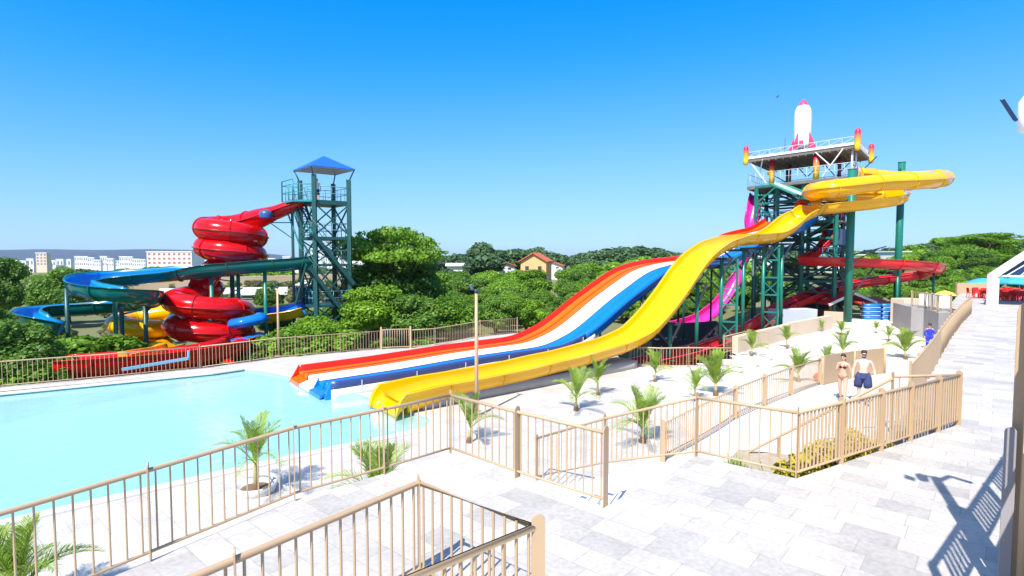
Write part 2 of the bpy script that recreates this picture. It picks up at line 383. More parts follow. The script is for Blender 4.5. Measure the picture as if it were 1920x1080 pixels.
def fence(label, pts, posts=None, cat='fence', sp=.155, H=1.06, rr=.028, rb=.011, pw=.10, pdir=None, mt=BEIGE, group=None, name='fence', bt=.10, pth=.014, closed_top=True, maxb=100):
    pts = [Vector(p) for p in pts]; r = thing(name, label, cat, pts[0], group)
    up = Vector((0, 0, 1))
    obj('top_rail', MB().tube([p+up*H for p in pts], rr, 10), mt, r)
    obj('bottom_rail', MB().tube([p+up*bt for p in pts], rr*.7, 8), mt, r)
    if posts is None: posts = pts
    for i, p in enumerate(posts):
        p = Vector(p); j = min(range(len(pts)-1), key=lambda k: _dseg(p, pts[k], pts[k+1])); d = (pts[j+1]-pts[j]); d.z = 0; d.normalize()
        w = pdir if pdir else (-d.y, d.x)
        m_ = MB(); rounded_plate(m_, p, w, pw, H+.10, pth)
        obj('post', m_, mt, r)
    bp_ = []
    for a, b in zip(pts, pts[1:]):
        L_ = Vector((b.x-a.x, b.y-a.y)).length; k = max(1, round(L_/sp))
        bp_ += [a.lerp(b, (i+.5)/k) for i in range(k)]
    order = sorted(range(len(bp_)), key=lambda i: bp_[i].length)
    ob_ = origin(r); st = MB()
    for q, i in enumerate(order):
        if q < maxb:
            o = obj('baluster', bal_mesh(H-bt, rb, 0) if mt == BEIGE else MB().rod(bp_[i]+up*bt, bp_[i]+up*H, rb, n=6), mt, r)
            if mt == BEIGE: o.location = bp_[i]+up*bt-ob_
        else: st.rod(bp_[i]+up*bt, bp_[i]+up*H, rb, n=6)
    if st.v: tag(obj('baluster', st, mt, r), kind='stuff')
    return r
def _dseg(p, a, b):
    ab = b-a; t = max(0, min(1, (p-a).dot(ab)/ab.dot(ab))); return (a+ab*t-p).length
def along(pts, step):
    return resample([Vector(p) for p in pts], step)
fence('long left run of the beige railing beside the pool, potted palm behind it', [fL[0], fL[1], fL[2], fL[3], fL[4], K1],
      [fL[0], fL[1], fL[2]+Vector((0, 0, 0)), fL[3], fL[4], K1], pdir=(-.42, .91), pw=.1)
fence('beige railing between the pool-side corner and the post at the head of the steps', [K1, K2, K3], [K2, K3], pw=.13, group=None)
Q1b = Vector((2.0, 11.9, -1.0)); Q1c = Vector((.62, 13.65, -2.0))
fence('beige sloping stair railing going down from the upper walk to the pool level', [Q2, Q1b, Q1c], [Q2, Q1b, Q1c], pw=.07)
fence('short left run of beige railing at the sunken planting, grass tufts below', [Q2, C1], [C1], pw=.11)
fence('closely barred beige railing in front of the yellow shrubs', [C1, C2], [C1.lerp(C2, k) for k in (.22, .45, .64, .84, 1)], pw=.12, sp=.105, rb=.018)
fence('short beige return railing at the far corner of the sunken planting', [C2, C3], [C3], pw=.07, sp=.3)
F2 = Vector((5.35, 12.65, -2.0)); fm_ = [C3, C3.lerp(F2, .3), C3.lerp(F2, .75), F2]
r_ = thing('handrail', 'beige sloping handrail on posts behind the yellow shrubs', 'handrail', C3)
obj('top_rail', MB().tube([p+Vector((0, 0, 1.02)) for p in fm_]+[F2*1.35-C3*.35+Vector((0, 0, 1.02))], .03, 10), BEIGE, r_)
for p in fm_[1:]+[F2*1.35-C3*.35]:
    m_ = MB(); m_.box(p+Vector((0, 0, .5)), (.07, .05, 1.0), .3); obj('post', m_, BEIGE, r_)
# near railing under the camera
def Gr(px, py, zt=1.06): v = G(px, py, zt); v.z = 0; return v
nA, nB, nC, nE = Gr(785, 905), Gr(1003, 988), Gr(440, 1050), Gr(780, 1080)
nC2 = nA+(nC-nA)*3.4; nE2 = nB+(nE-nB)*4
r_ = fence('nearest beige railing at the bottom of the picture, with thick round top tube', [nC2, nC, nA, nB, nE2], [nC2, nC, nA], pdir=(-.40, .92), pw=.09, rr=.034, rb=.014, sp=.15)
m_ = MB(); rounded_plate(m_, nB+Vector((.03, -.02, 0)), (1, .1), .125, 1.19, .02); obj('post', m_, BEIGE, r_, bevel=.004)
# tan fence along the far side of the walk: closely barred
fence('long tan railing running away along the left edge of the upper walk', GE, along(GE, 1.55), pw=.05, pth=.05, sp=.085, rb=.026, maxb=100)
m = MB(); rounded_plate(m, Vector((5.175, 5.52, 1.1)), (.75, -.66), .26, 2.0, .04); m.box((5.2, 5.56, .55), (.16, .05, 1.1), -.7)
solo('end_board', m, BEIGE, 'tan board with a rounded top standing at the very right edge of the picture', 'board', bevel=.004)
m = MB(); rounded_plate(m, Vector((4.975, 5.5, 0)), (.75, -.66), .10, 1.82, .04)
solo('end_pillar', m, mat('grey_render', (.30, .28, .29), .8, .1, 2), 'grey round-topped pillar in the shade at the lower right edge', 'pillar', bevel=.01)

# far fence of the pool level
FF = [Vector((*p, -2)) for p in fence_far]
fence('far beige pool fence, left run in front of the red run-out flume', [FF[0], FF[1], FF[2], FF[3]], along([FF[1], FF[2], FF[3]], 3.1), pw=.09, sp=.17, H=1.12)
fence('far beige pool fence, middle run in front of the bushes', [FF[3], FF[4], FF[5]], along([FF[3], FF[4], FF[5]], 3.1), pw=.09, sp=.17, H=1.12)
r_ = thing('gate', 'closed beige gate in the far pool fence', 'gate', FF[5])
for p in (FF[5], FF[6]): obj('post', MB().box(p+Vector((0, 0, .68)), (.1, .1, 1.36)), BEIGE, r_)
m_ = MB(); 
for k in range(12): q = FF[5].lerp(FF[6], (k+.7)/12.4); m_.rod(q+Vector((0, 0, .12)), q+Vector((0, 0, 1.2)), .018, n=6)
m_.beam(FF[5]+Vector((0, 0, 1.2)), FF[6]+Vector((0, 0, 1.2)), .05); m_.beam(FF[5]+Vector((0, 0, .12)), FF[6]+Vector((0, 0, .12)), .05)
obj('gate_leaf', m_, BEIGE, r_)
fence('far beige pool fence, right run between the gate and the orange lanes', [FF[6], FF[6].lerp(FF[7], .3)+Vector((.2, -.7, 0)), FF[7], FF[8]], None, pw=.09, sp=.17, H=1.12)
# lower path fences
D = [GL(1242, 866), GL(1378, 787), GL(1433, 762), GL(1483, 742), GL(1537, 722)]
fence('beige fence on the far side of the lower path, left of the couple', D, D, pw=.16, sp=.13, rb=.012)
D2 = [GL(1543, 722), GL(1600, 708), GL(1657, 700)]
solo('tan_screen', MB().beam(D2[0]+Vector((0, 0, .62)), D2[1]+Vector((0, 0, .62)), .05, 1.2).beam(D2[1]+Vector((0, 0, .62)), D2[2]+Vector((0, 0, .62)), .05, 1.2).rod(D2[1]+Vector((0, -.05, 0)), D2[1]+Vector((0, -.05, 1.35)), .04).rod(D2[2]+Vector((0, -.05, 0)), D2[2]+Vector((0, -.05, 1.3)), .05),
     mat('tan_sheet', (.50, .36, .22), .6, .08, 5), 'solid tan screen standing behind the woman and the man', 'screen')
r_ = fence('pale railing in front of the red flume exit', [GL(1180, 687), GL(1240, 690), GL(1290, 689), GL(1372, 690)], None, pw=.07, sp=.16, rr=.035, H=1.0)
fence('pale railing between the blue and the yellow slide', [G(1068, 651, -1.9), G(1125, 645, -1.9)], None, pw=.07, sp=.16, rr=.035, H=1.0)
fence('small beige railing beside the planter wall near the red flume', [GL(1357, 664), GL(1402, 652), GL(1440, 656)], None, pw=.07, sp=.16, H=1.0)

# ---------------------------------------------------------------- steps
def steps(name, label, a, b, d, run, drop, z0=0, n=11):
    """a-b: top edge, d: horizontal direction going down"""
    a, b = Vector(a), Vector(b); d = Vector((d[0], d[1], 0)).normalized(); m = MB(); tr_ = run/n; rs = drop/(n+1)
    for i in range(n):
        z = z0-rs*(i+1); p = [a+d*tr_*i, b+d*tr_*i, b+d*tr_*(i+1), a+d*tr_*(i+1)]
        m.prism([Vector((q.x, q.y)) for q in p], z0-drop-.05, z)
    return solo(name, m, mat('step_stone', (.70, .68, .65), .7, .08, 2), label, 'steps')
steps('steps', 'flight of pale stone steps going down behind the tall corner post', K3, Q2, Q1c-Q2, 3.9, 2.0)
steps('steps', 'flight of pale stone steps beside the sloping handrail near the walking couple', C3+Vector((0, .02, 0)), G0, (-.62, .78), 3.6, 1.75)
# planter wall below the front railing, planting inside
m = MB().prism([Vector(p) for p in ((3.5, 10.3), (4.6, 9.2), (9.0, 11.95), (7.8, 11.9), (5.3, 12.9))], -2.3, -.95)
struct('planter_soil', m, mat('pale_soil', (.38, .32, .24), .95, .3, 6))

# ---------------------------------------------------------------- raised terrace beside the camera (its shadow and railing shadow fall on the walk)
TZ = 2.15
ta, tb = Vector((3.62, 3.86, 0)), Vector((9.9, 9.5, 0)); td = (tb-ta).normalized(); tn = Vector((td.y, -td.x, 0))
r_ = thing('terrace', 'raised concrete terrace just outside the right edge of the picture, casting the blue shadow', 'terrace', ta)
po = [ta+tn*.08, tb+tn*.08, tb+tn*7, ta+tn*7+Vector((0, -4, 0)), ta+tn*.08+Vector((.3, -4.5, 0))]
obj('slab', MB().prism([Vector((p.x, p.y)) for p in po], TZ-.28, TZ), CONC, r_)
for k in (.2, .5, .93):
    q = ta.lerp(tb, k)+tn*2.2; obj('column', MB().box(q+Vector((0, 0, (TZ-.28)/2)), (.3, .3, TZ-.284), .7), CONC, r_)
obj('wall', MB().prism([Vector(((p).x, p.y)) for p in (ta+tn*.12, tb+tn*.12, tb+tn*.35, ta+tn*.35)], .004, TZ-.284), CONC, r_)  # unseen wall, added so no sun shines through beneath the slab
up = Vector((0, 0, TZ))
ps = along([ta, tb], 1.75)
r_ = thing('fence', 'beige railing on the raised terrace beside the camera', 'fence', ta+up)
obj('top_rail', MB().tube([ta+up+Vector((0, 0, 1.1)), tb+up+Vector((0, 0, 1.1))], .04, 10), BEIGE, r_)
obj('bottom_rail', MB().tube([ta+up+Vector((0, 0, .1)), tb+up+Vector((0, 0, .1))], .025, 8), BEIGE, r_)
for p in ps:
    m_ = MB(); rounded_plate(m_, p+up, (td.x, td.y), .16, 1.22, .04); obj('post', m_, BEIGE, r_)
    for k in range(1, 12):
        q = p+td*(.146*k)
        if (q-ta).length < (tb-ta).length and 2 < k < 11: obj('baluster', MB().rod(q+up+Vector((0, 0, .1)), q+up+Vector((0, 0, 1.1)), .022, n=6), BEIGE, r_)
# ---------------------------------------------------------------- slides: helpers
def uo(w, d, th=.05, n=14, lip=.07, ex=2.6):
    """closed outline of an open channel: half width w, depth d"""
    inn = []
    for k in range(n+1):
        a = math.pi*k/n; x = -math.cos(a); y = math.sin(a)
        inn.append((math.copysign(abs(x)**(2/ex), x)*w, -(abs(y)**(2/ex))*d))
    out = [(x*(1+th/w), y*(1+th/d) if y < 0 else y) for x, y in inn]
    o = [(-w-th-lip, 0), (-w-th-lip, .03), (-w, .03)]+inn+[(w, .03), (w+th+lip, .03), (w+th+lip, 0)]+[(p[0], p[1]) for p in reversed(out)]
    return o
def flume(name, label, pts, w, d, body, lining=None, bank=None, step=.5, seam=3.0, ex=2.2, seam_mat=None):
    """an open fibreglass channel: outer shell, lining of another colour, seam flanges"""
    path = resample(catmull(pts, 10), step); r = thing(name, label, 'water slide', path[-1])
    n = len(path)
    if callable(bank): bank = [bank(i/(n-1)) for i in range(n)]
    ch_o = obj('channel', MB().sweep(path, uo(w, d, ex=ex), bank), body, r)
    if lining:
        s = [(x*.965, y*.955+.004) for x, y in uo(w, d, ex=ex)[3:-3][:15]]
        s2 = s+[(x*.985, y*.98-.0) for x, y in reversed(s)]
        obj('lining', MB().sweep(path, s2, bank), lining, r)
    k = max(2, int(seam/step))
    for i in range(k, n-1, k):
        mb = MB(); q = uo(w, d, ex=ex); inn = q[3:-3][:15]
        o2 = [(x*(1+.02/w), y*(1+.02/d)) for x, y in inn]; o3 = [(x*(1+.13/w), y*(1+.13/d)) for x, y in reversed(inn)]
        a = path[i]; t = (path[i+1]-path[i-1]).normalized()
        b_ = bank[i] if bank else None
        mb.sweep([a-t*.03, a+t*.03], o2+o3, b_, smooth=False); obj('seam_flange', mb, seam_mat or body, ch_o)
    return r, path, bank
def coil(c, rad, z0, z1, a0, turns, n=32):
    out = []
    N = int(abs(turns)*n)
    for i in range(N+1):
        a = a0+2*math.pi*turns*i/N; out.append(Vector((c[0]+rad*math.cos(a), c[1]+rad*math.sin(a), z0+(z1-z0)*i/N)))
    return out
def tubeslide(name, label, path, w, h, body, seam=2.6, step=.35, low=None, taper=0):
    """closed tube slide with bolted seams and a side flange"""
    path = resample(path, step); r = thing(name, label, 'water slide', path[-1]); n = len(path)
    sec = [(w*math.cos(a), h*math.sin(a)) for a in [2*math.pi*k/20 for k in range(20)]]
    tb_o = obj('tube', MB().sweep(path, (lambda t: [(x*(1-taper*(1-smooth(.02, .14, t))), y*(1-taper*(1-smooth(.02, .14, t)))) for x, y in sec]) if taper else sec), body, r)
    k = max(2, int(seam/step))
    for i in range(k*2 if taper else k//2, n-1, k):
        t = (path[i+1]-path[i-1]).normalized(); obj('seam_ring', MB().sweep([path[i]-t*.025, path[i]+t*.025], [(x*(1+.07/w), y*(1+.07/h)) for x, y in sec], smooth=False), body, tb_o)
    obj('side_flange', MB().sweep(path, [(w-.02, -.025), (w+.08, -.025), (w+.08, .025), (w-.02, .025)]).sweep(path, [(-w+.02, -.025), (-w+.02, .025), (-w-.08, .025), (-w-.08, -.025)]), low or body, r)
    return r, path
def post_under(r, p, mt, rad=.12, zt=None, name='support_post', arm=None):
    zt = p.z if zt is None else zt; zb = max(T(p.x, p.y), zl(p.x, p.y) if p.x > 5 and p.y < 50 else -9)-.1
    if p.x <= 5: zb = min(zb, -2.2)
    m = MB().rod((p.x, p.y, zb), (p.x, p.y, zt), rad, n=10).box((p.x, p.y, zb+.12), (rad*4, rad*4, .05))
    if arm is not None: m.beam((p.x, p.y, zt), arm, rad*1.1)
    return obj(name, m, mt, r)

# ================================================================ big lane slide (orange, white, blue)
U1 = Vector((.8, .6, 0)); N1 = Vector((.6, -.8, 0)); L0 = G(540, 712, -2.0); L0 = Vector((-10.1, 25.3, 0))
rim = [(559, 686), (697, 668), (832, 647), (954, 632), (971, 627), (1012, 607.5), (1043.5, 583.5), (1075, 557), (1108.5, 533), (1132.6, 516), (1149, 505), (1171, 496), (1205, 488), (1253, 482.5), (1279, 480), (1318, 461), (1354, 439), (1385, 431), (1408, 426.6), (1422, 418), (1436, 408)]
sz = [PL(x, y, L0, U1) for x, y in rim]
S_ = [a for a, b in sz]; Z_ = [b for a, b in sz]
# smooth profile
ss = np.linspace(S_[0], S_[-1], 130); zz = np.interp(ss, S_, Z_); ker = np.hanning(9); ker /= ker.sum()
zz2 = np.convolve(np.pad(zz, 4, 'edge'), ker, 'valid')
RIMH = .40
def lanepath(off): return [L0+U1*float(s)+N1*off+Vector((0, 0, float(z)-RIMH)) for s, z in zip(ss, zz2)]
r_ = thing('lane_slide', 'wide lane slide with orange, white and blue lanes running down into the pool', 'water slide', L0+Vector((0, 0, -2)))
LW = .68
def lane(a0, mt, name, lab=None):
    sec = [(0, .16), (.05, .165)]+[(.05+(LW-.1)*k/8, .16-.09*math.sin(math.pi*k/8)**.6) for k in range(1, 8)]+[(LW-.05, .165), (LW, .16), (LW, -.07), (0, -.07)]
    return obj(name, MB().sweep(lanepath(a0), sec[::-1]), mt, r_, label=lab)
wallL = [(-.07, -.12), (-.07, RIMH), (-.02, RIMH+.03), (.04, RIMH), (.06, .25), (.12, .16), (.13, -.12)]
obj('side_wall', MB().sweep(lanepath(0), wallL[::-1]), ORR, r_, label='red-orange outer wall')
x = .132
for i, mt in enumerate((ORG, ORG, WGEL, WGEL, BLU, BLU)):
    lane(x, mt, 'lane', ('orange lane', 'orange lane', 'white lane', 'white lane', 'blue lane', 'blue lane')[i]); x += LW+.002
    if i < 5:
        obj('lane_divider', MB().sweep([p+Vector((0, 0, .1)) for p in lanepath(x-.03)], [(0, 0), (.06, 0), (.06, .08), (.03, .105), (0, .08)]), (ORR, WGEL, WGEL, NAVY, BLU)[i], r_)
TW = x
wallR = [(0, -.12), (.02, .16), (.08, .3), (.10, RIMH-.05), (.15, RIMH), (.20, RIMH-.03), (.20, -.12)]
obj('side_wall', MB().sweep(lanepath(TW), wallR[::-1]), BLU, r_, label='blue inner wall')
fs_ = [(0, .13), (.05, .13), (.05, RIMH+.04), (0, RIMH+.04)]; lpf = lanepath(TW+.205)
obj('outer_skirt', MB().sweep(lpf[:48], [(.0, -.3), (.045, -.3), (.045, .125), (0, .125)]), WGEL, r_, label='white lower skirt')
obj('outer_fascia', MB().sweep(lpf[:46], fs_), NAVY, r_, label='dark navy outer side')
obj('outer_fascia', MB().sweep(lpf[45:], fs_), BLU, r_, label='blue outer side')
for k in range(4, 52, 8):
    p = lanepath(TW+.252)[k]; obj('seam_strip', MB().beam(p+Vector((0, 0, -.1)), p+Vector((0, 0, RIMH-.05)), .05, .02, up=U1), RAIL_W, r_)
# cut ends of the walls where the lanes run into the water
def wedge(off_, th, s0, s1, ztop, mt, sl=.06):
    a = L0+N1*off_; b = a+N1*th; vs = []
    for q in (a, b): vs += [q+U1*s0+Vector((0, 0, -2.12)), q+U1*s1+Vector((0, 0, -2.12)), q+U1*s1+Vector((0, 0, ztop)), q+U1*(s0+sl)+Vector((0, 0, -1.82))]
    return obj('end_wall', MB().add(vs, [(0, 1, 2, 3), (7, 6, 5, 4), (0, 4, 5, 1), (1, 5, 6, 2), (2, 6, 7, 3), (3, 7, 4, 0)]), mt, r_)
zt0 = float(zz2[0])
wedge(-.07, .13, -.08, S_[0]+.02, zt0, ORR, .2); wedge(.78, .06, .2, S_[0]+.02, zt0-RIMH+.3, ORG); wedge(1.46, .06, .2, S_[0]+.02, zt0-RIMH+.3, ORR)
wedge(2.84, .07, .1, S_[0]+.02, zt0-.05, BLU); wedge(3.52, .07, .2, S_[0]+.02, zt0-RIMH+.3, BLU); wedge(TW+.03, .17, .1, S_[0]+.02, zt0, BLU)
for k, mt in enumerate((ORG, ORG, WGEL, WGEL, BLU, BLU)):
    a = L0+N1*(.13+(LW+.002)*k)+U1*-.05; b = a+U1*(S_[0]+.1); z_ = zt0-RIMH+.03; w = N1*(LW-.01); vs = [a+Vector((0, 0, z_-.15)), a+w+Vector((0, 0, z_-.15)), b+w+Vector((0, 0, z_)), b+Vector((0, 0, z_))]
    obj('lane_end', MB().add(vs+[v-Vector((0, 0, .12)) for v in vs], [(0, 1, 2, 3), (7, 6, 5, 4), (0, 4, 5, 1), (1, 5, 6, 2), (2, 6, 7, 3), (3, 7, 4, 0)]), mt, r_)
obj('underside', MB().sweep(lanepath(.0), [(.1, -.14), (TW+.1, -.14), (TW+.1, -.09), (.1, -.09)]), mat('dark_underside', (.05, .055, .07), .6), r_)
m = MB()
pl = lanepath(0); pr_ = lanepath(TW+.2)
for k in range(34, 112, 13):
    a, b = pl[k]+Vector((0, 0, -.28)), pr_[k]+Vector((0, 0, -.28))
    m = MB().beam(a, b, .14, .2); obj('cross_beam', m, DARKST, r_)
    for e in (a.lerp(b, .2), a.lerp(b, .97)): post_under(r_, e, DGREEN if k > 60 else DARKST, .08)
    if k > 60: 
        c_ = a.lerp(b, .97); obj('brace', MB().beam(c_+Vector((0, 0, -1.6)), pr_[min(129, k+8)]+Vector((0, 0, -.3)), .08).beam(c_+Vector((0, 0, -1.6)), pr_[k-8]+Vector((0, 0, -.3)), .08), DARKST, r_)
for o_ in (.3, TW-.1):
    q = lanepath(o_); obj('stringer', MB().sweep([p+Vector((0, 0, -.17)) for p in q[20:]], [(-.06, -.1), (.06, -.1), (.06, .1), (-.06, .1)]), DARKST, r_)

# ================================================================ yellow raft slide
U2 = Vector((.775, .632, 0)); U2.normalize(); N2 = Vector((U2.y, -U2.x, 0)); Y0 = Vector((-5.25, 20.55, 0))
rim = [(713, 722), (770, 709), (840, 698), (940, 680), (1000, 666), (1036, 659), (1128, 634), (1169, 615), (1200, 583.5), (1229, 547), (1260, 502), (1279, 480), (1290, 471), (1315, 454), (1354, 442), (1385, 440.5), (1419, 438), (1440, 426), (1466, 404), (1485, 395)]
sz = [PL(x, y, Y0, U2) for x, y in rim]; S_ = [a for a, b in sz]; Z_ = [b for a, b in sz]
ss2 = np.linspace(S_[0], S_[-1], 120); zz3 = np.interp(ss2, S_, Z_); zz3 = np.convolve(np.pad(zz3, 3, 'edge'), np.hanning(7)/np.hanning(7).sum(), 'valid')
WY = .94; DY = .62
main = [Y0+N2*WY+U2*float(s)+Vector((0, 0, float(z))) for s, z in zip(ss2, zz3)]
# the mouth dips and the rims fade at the pool
head = main[0]
drops = [(.40, .80), (.36, .58), (.27, .34), (.14, .12)]
path = [head-U2*a+Vector((0, 0, -b)) for a, b in drops]+main
def _dep(t):
    k = t*(len(path)-1)
    return max(.10, .95-drops[int(k)][1]) if k < len(drops)-.5 else .95-(.95-DY)*smooth(4, 14, k)
r_ = thing('raft_slide', 'wide yellow half-pipe slide sweeping down from the rocket tower to the pool', 'water slide', head+Vector((0, 0, -1)))
def ysec(t): return uo(WY, _dep(t), .06, 18, .09, 2.3)
yc_ = obj('channel', MB().sweep(path, ysec), YEL, r_)
for i in range(11, len(path)-1, 9):
    inn = uo(WY, _dep(i/(len(path)-1)), .06, 18, .09, 2.3)[3:-3][:19]; t = (path[i+1]-path[i-1]).normalized()
    obj('seam_flange', MB().sweep([path[i]-t*.025, path[i]+t*.025], [(x*(1+.055/WY), y*1.05) for x, y in inn]+[(x*(1+.10/WY), y*1.10) for x, y in reversed(inn)], smooth=False), YEL, yc_)
mb = MB()
mb2 = MB(); low = [path[i]+Vector((0, 0, 0)) for i in range(7, 52)]
lo = [Vector((p.x, p.y, -2.05)) for p in low if p.z < .0]
mb2.sweep(lo, [(-.6, 0), (.72, 0), (.72, .46), (-.6, .46)]); obj('plinth', mb2, CONC, r_)
for i, s in ((62, 1), (71, 1), (80, 1), (89, 1), (98, 1), (107, 1)):
    t_ = (path[i+1]-path[i-1]).normalized(); p = path[i]+Vector((0, 0, -.92/math.hypot(t_.x, t_.y))); post_under(r_, p+N2*.5*s, GREEN, .11)
    if i in (80, 98):
        a_ = p+N2*.5*s; b_2 = a_+Vector((.75, -.45, 0)); zb = zl(a_.x, a_.y)-.3; m = MB().beam(Vector((b_2.x, b_2.y, zb)), b_2, .12)
        for k in range(5):
            z0 = zb+.9+k*(a_.z-zb-1)/4.6; m.beam(Vector((a_.x, a_.y, z0)), Vector((b_2.x, b_2.y, z0)), .1)
            if k % 2 == 0: m.beam(Vector((a_.x, a_.y, z0)), Vector((b_2.x, b_2.y, z0+.9)), .06).beam(Vector((b_2.x, b_2.y, z0)), Vector((a_.x, a_.y, z0+.9)), .06)
        obj('support_frame', m, GREEN, r_)
    obj('yoke', MB().beam(p-N2*1.1, p+N2*1.1, .14).beam(p+N2*.5*s+Vector((0, 0, -1.2)), p+N2*1.1, .09).beam(p+N2*.5*s+Vector((0, 0, -1.2)), p-N2*.9, .09), DARKST, r_)
YTOP = path[-1]
# upper yellow loops of the same ride: one continuous slide
e = YTOP+U2*1.2+Vector((0, 0, .25))
cp = [P(1606, 327, 47.5), P(1650, 332, 48.3), P(1700, 335, 48.6), P(1745, 333, 48), P(1768, 334, 45.5), P(1758, 337, 42.6), P(1715, 340, 41), P(1650, 343, 40), P(1590, 350, 39.3), P(1548, 355, 39.6), P(1526, 359, 41.5), P(1533, 362, 44), P(1570, 364, 45.8), P(1620, 364, 46.4), P(1665, 365, 46), P(1681, 369, 44), P(1672, 374, 42.2), P(1640, 380, 41.6), P(1590, 386, 41.6), P(1545, 391, 42.0), e]
pth = resample(catmull(cp, 10), .4)
n_ = len(pth); cut = int(n_*.80)
sec = [(.66*math.cos(a), .60*math.sin(a)) for a in [2*math.pi*k/20 for k in range(20)]]
mb = MB().sweep(pth[:cut+1], sec); ut = obj('upper_tube', mb, YEL, r_)
for i in range(4, cut, 8):
    t = (pth[i+1]-pth[i-1]).normalized(); obj('seam_ring', MB().sweep([pth[i]-t*.025, pth[i]+t*.025], [(x*1.09, y*1.1) for x, y in sec], smooth=False), YEL, ut)
obj('side_flange', MB().sweep(pth[:cut+1], [(.64, -.03), (.74, -.03), (.74, .03), (.64, .03)]).sweep(pth[:cut+1], [(-.64, .03), (-.74, .03), (-.74, -.03), (-.64, -.03)]), mat('dark_yellow_gelcoat', (.62, .27, .01), .3), r_)
obj('upper_channel', MB().sweep([p+Vector((0, 0, .25)) for p in pth[cut:]]+[YTOP+Vector((0, 0, .0))], lambda t: uo(.80+.14*t, .75-.13*t, .05, 14, .07)), YEL, r_)
# round orange mouth of a closed tube beside the crest
q = P(1511, 388, 43.9)
mb = MB(); 
for k in range(25): pass
mb.sweep([q+Vector((-.5, -.45, 0)), q+Vector((.3, .3, .05)), q+Vector((1.2, 1.0, .1))], [(.62*math.cos(2*math.pi*k/20), .55*math.sin(2*math.pi*k/20)) for k in range(20)]+[], cap=False)
obj('tube_mouth', mb, YEL, r_)
obj('tube_mouth_inside', MB().sweep([q+Vector((-.48, -.43, 0)), q+Vector((.3, .3, .05)), q+Vector((1.2, 1.0, .1))], [(.56*math.cos(-2*math.pi*k/20), .49*math.sin(-2*math.pi*k/20)) for k in range(20)], cap=False), ORG, r_)
# crossing of the track: U-turn brackets
# ================================================================ red flume
cp = [P(1500, 481, 46.5), P(1550, 483, 45.3), P(1600, 484, 44.6), P(1660, 487, 44), P(1710, 490, 44), P(1742, 494, 45.3), P(1752, 499, 48), P(1730, 508, 50.5), P(1690, 515, 51), P(1640, 521, 50.5), P(1590, 529, 49.5), P(1545, 541, 47.5), P(1500, 558, 45.5), P(1468, 572, 43), P(1445, 590, 40.5), P(1418, 608, 38.2), P(1385, 626, 35.8), P(1345, 640, 33.5), P(1305, 652, 31.8), P(1255, 665, 30.6), P(1180, 680, 29.6)]
r_, pth, bk = flume('red_slide', 'long red flume looping out right of the rocket tower, down to a fenced exit', cp, .68, .66, PINKR, RED, seam=3.5)
for i in (14, 26, 60, 74, 88): 
    if i < len(pth): post_under(r_, pth[i]+Vector((.1, .1, -.6)), GREEN, .09)
# steep red chute from the tower deck
cp = [P(1572, 372, 47.6), P(1567, 395, 47.3), P(1558, 425, 46.8), P(1545, 452, 46.6), P(1524, 472, 46.6), P(1503, 481, 46.5)]
flume('speed_chute', 'steep pinkish red chute dropping down the right side of the rocket tower', cp, .5, .55, PINKR, RED, step=.4, seam=1.6)
# magenta speed slide
cp = [P(1419, 362, 52), P(1414, 385, 51.5), P(1408, 415, 51), P(1400, 450, 51), P(1391, 485, 51), P(1379, 523, 51), P(1358, 558, 50.5), P(1335, 582, 50), P(1308, 599, 49), P(1275, 610, 47.5), P(1240, 617, 45.5), P(1205, 622, 43.5)]
r_, pth, bk = flume('magenta_slide', 'magenta speed slide dropping behind the rocket tower and running out under the yellow slide', cp, .52, .5, MAG, mat('pink_gelcoat', (.80, .03, .36), .25), bank=lambda t: .15+.55*smooth(.3, .45, t), step=.5, seam=2.2)
# dark wall with lamps under it
a, b = P(1225, 640, 38), P(1345, 640, 40.5)
r_ = solo('dark_wall', MB().prism([Vector((a.x, a.y)), Vector((b.x, b.y)), Vector((b.x, b.y+.4)), Vector((a.x, a.y+.4))], -2.6, -1.05), mat('dark_violet_render', (.055, .045, .06), .8, .1, 2), 'dark violet wall with a row of small lamps below the magenta slide', 'wall')
for px in (1231, 1247, 1264):
    p = P(px, 636-(px-1231)*.12, 37.8+(px-1225)/120*2.5); obj('wall_lamp', MB().box(p, (.3, .1, .09)), RAIL_W, r_)

# ================================================================ rocket tower
H2 = 10.05; H1 = 12.45
FR = Vector((26.9, 44.4, 0)); FLt = Vector((21.3, 51.0, 0)); BR = FR+Vector((4.6, 5.6, 0)); BL = FLt+Vector((4.6, 5.6, 0))
ex = (FR-FLt).normalized(); ey = (BR-FR).normalized(); W_, D_ = (FR-FLt).length, (BR-FR).length
def tp(u, v, z): return FLt+ex*(u*W_)+ey*(v*D_)+Vector((0, 0, z))
rt = thing('rocket_tower', 'tall green steel slide tower with two open decks under the white rocket', 'slide tower', tp(.5, .5, -1.4))
def deck_(u0, u1, v0, v1, z, th, mt, name='deck'):
    return obj(name, MB().prism([Vector((q.x, q.y)) for q in (tp(u0, v0, 0), tp(u1, v0, 0), tp(u1, v1, 0), tp(u0, v1, 0))], z-th, z), mt, rt)
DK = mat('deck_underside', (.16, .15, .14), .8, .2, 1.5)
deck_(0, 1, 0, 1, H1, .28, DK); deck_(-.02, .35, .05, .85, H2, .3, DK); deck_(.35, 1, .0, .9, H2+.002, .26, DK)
deck_(.12, .9, .1, .85, 6.6, .14, DK); deck_(.12, .9, .1, .85, 3.4, .14, DK)
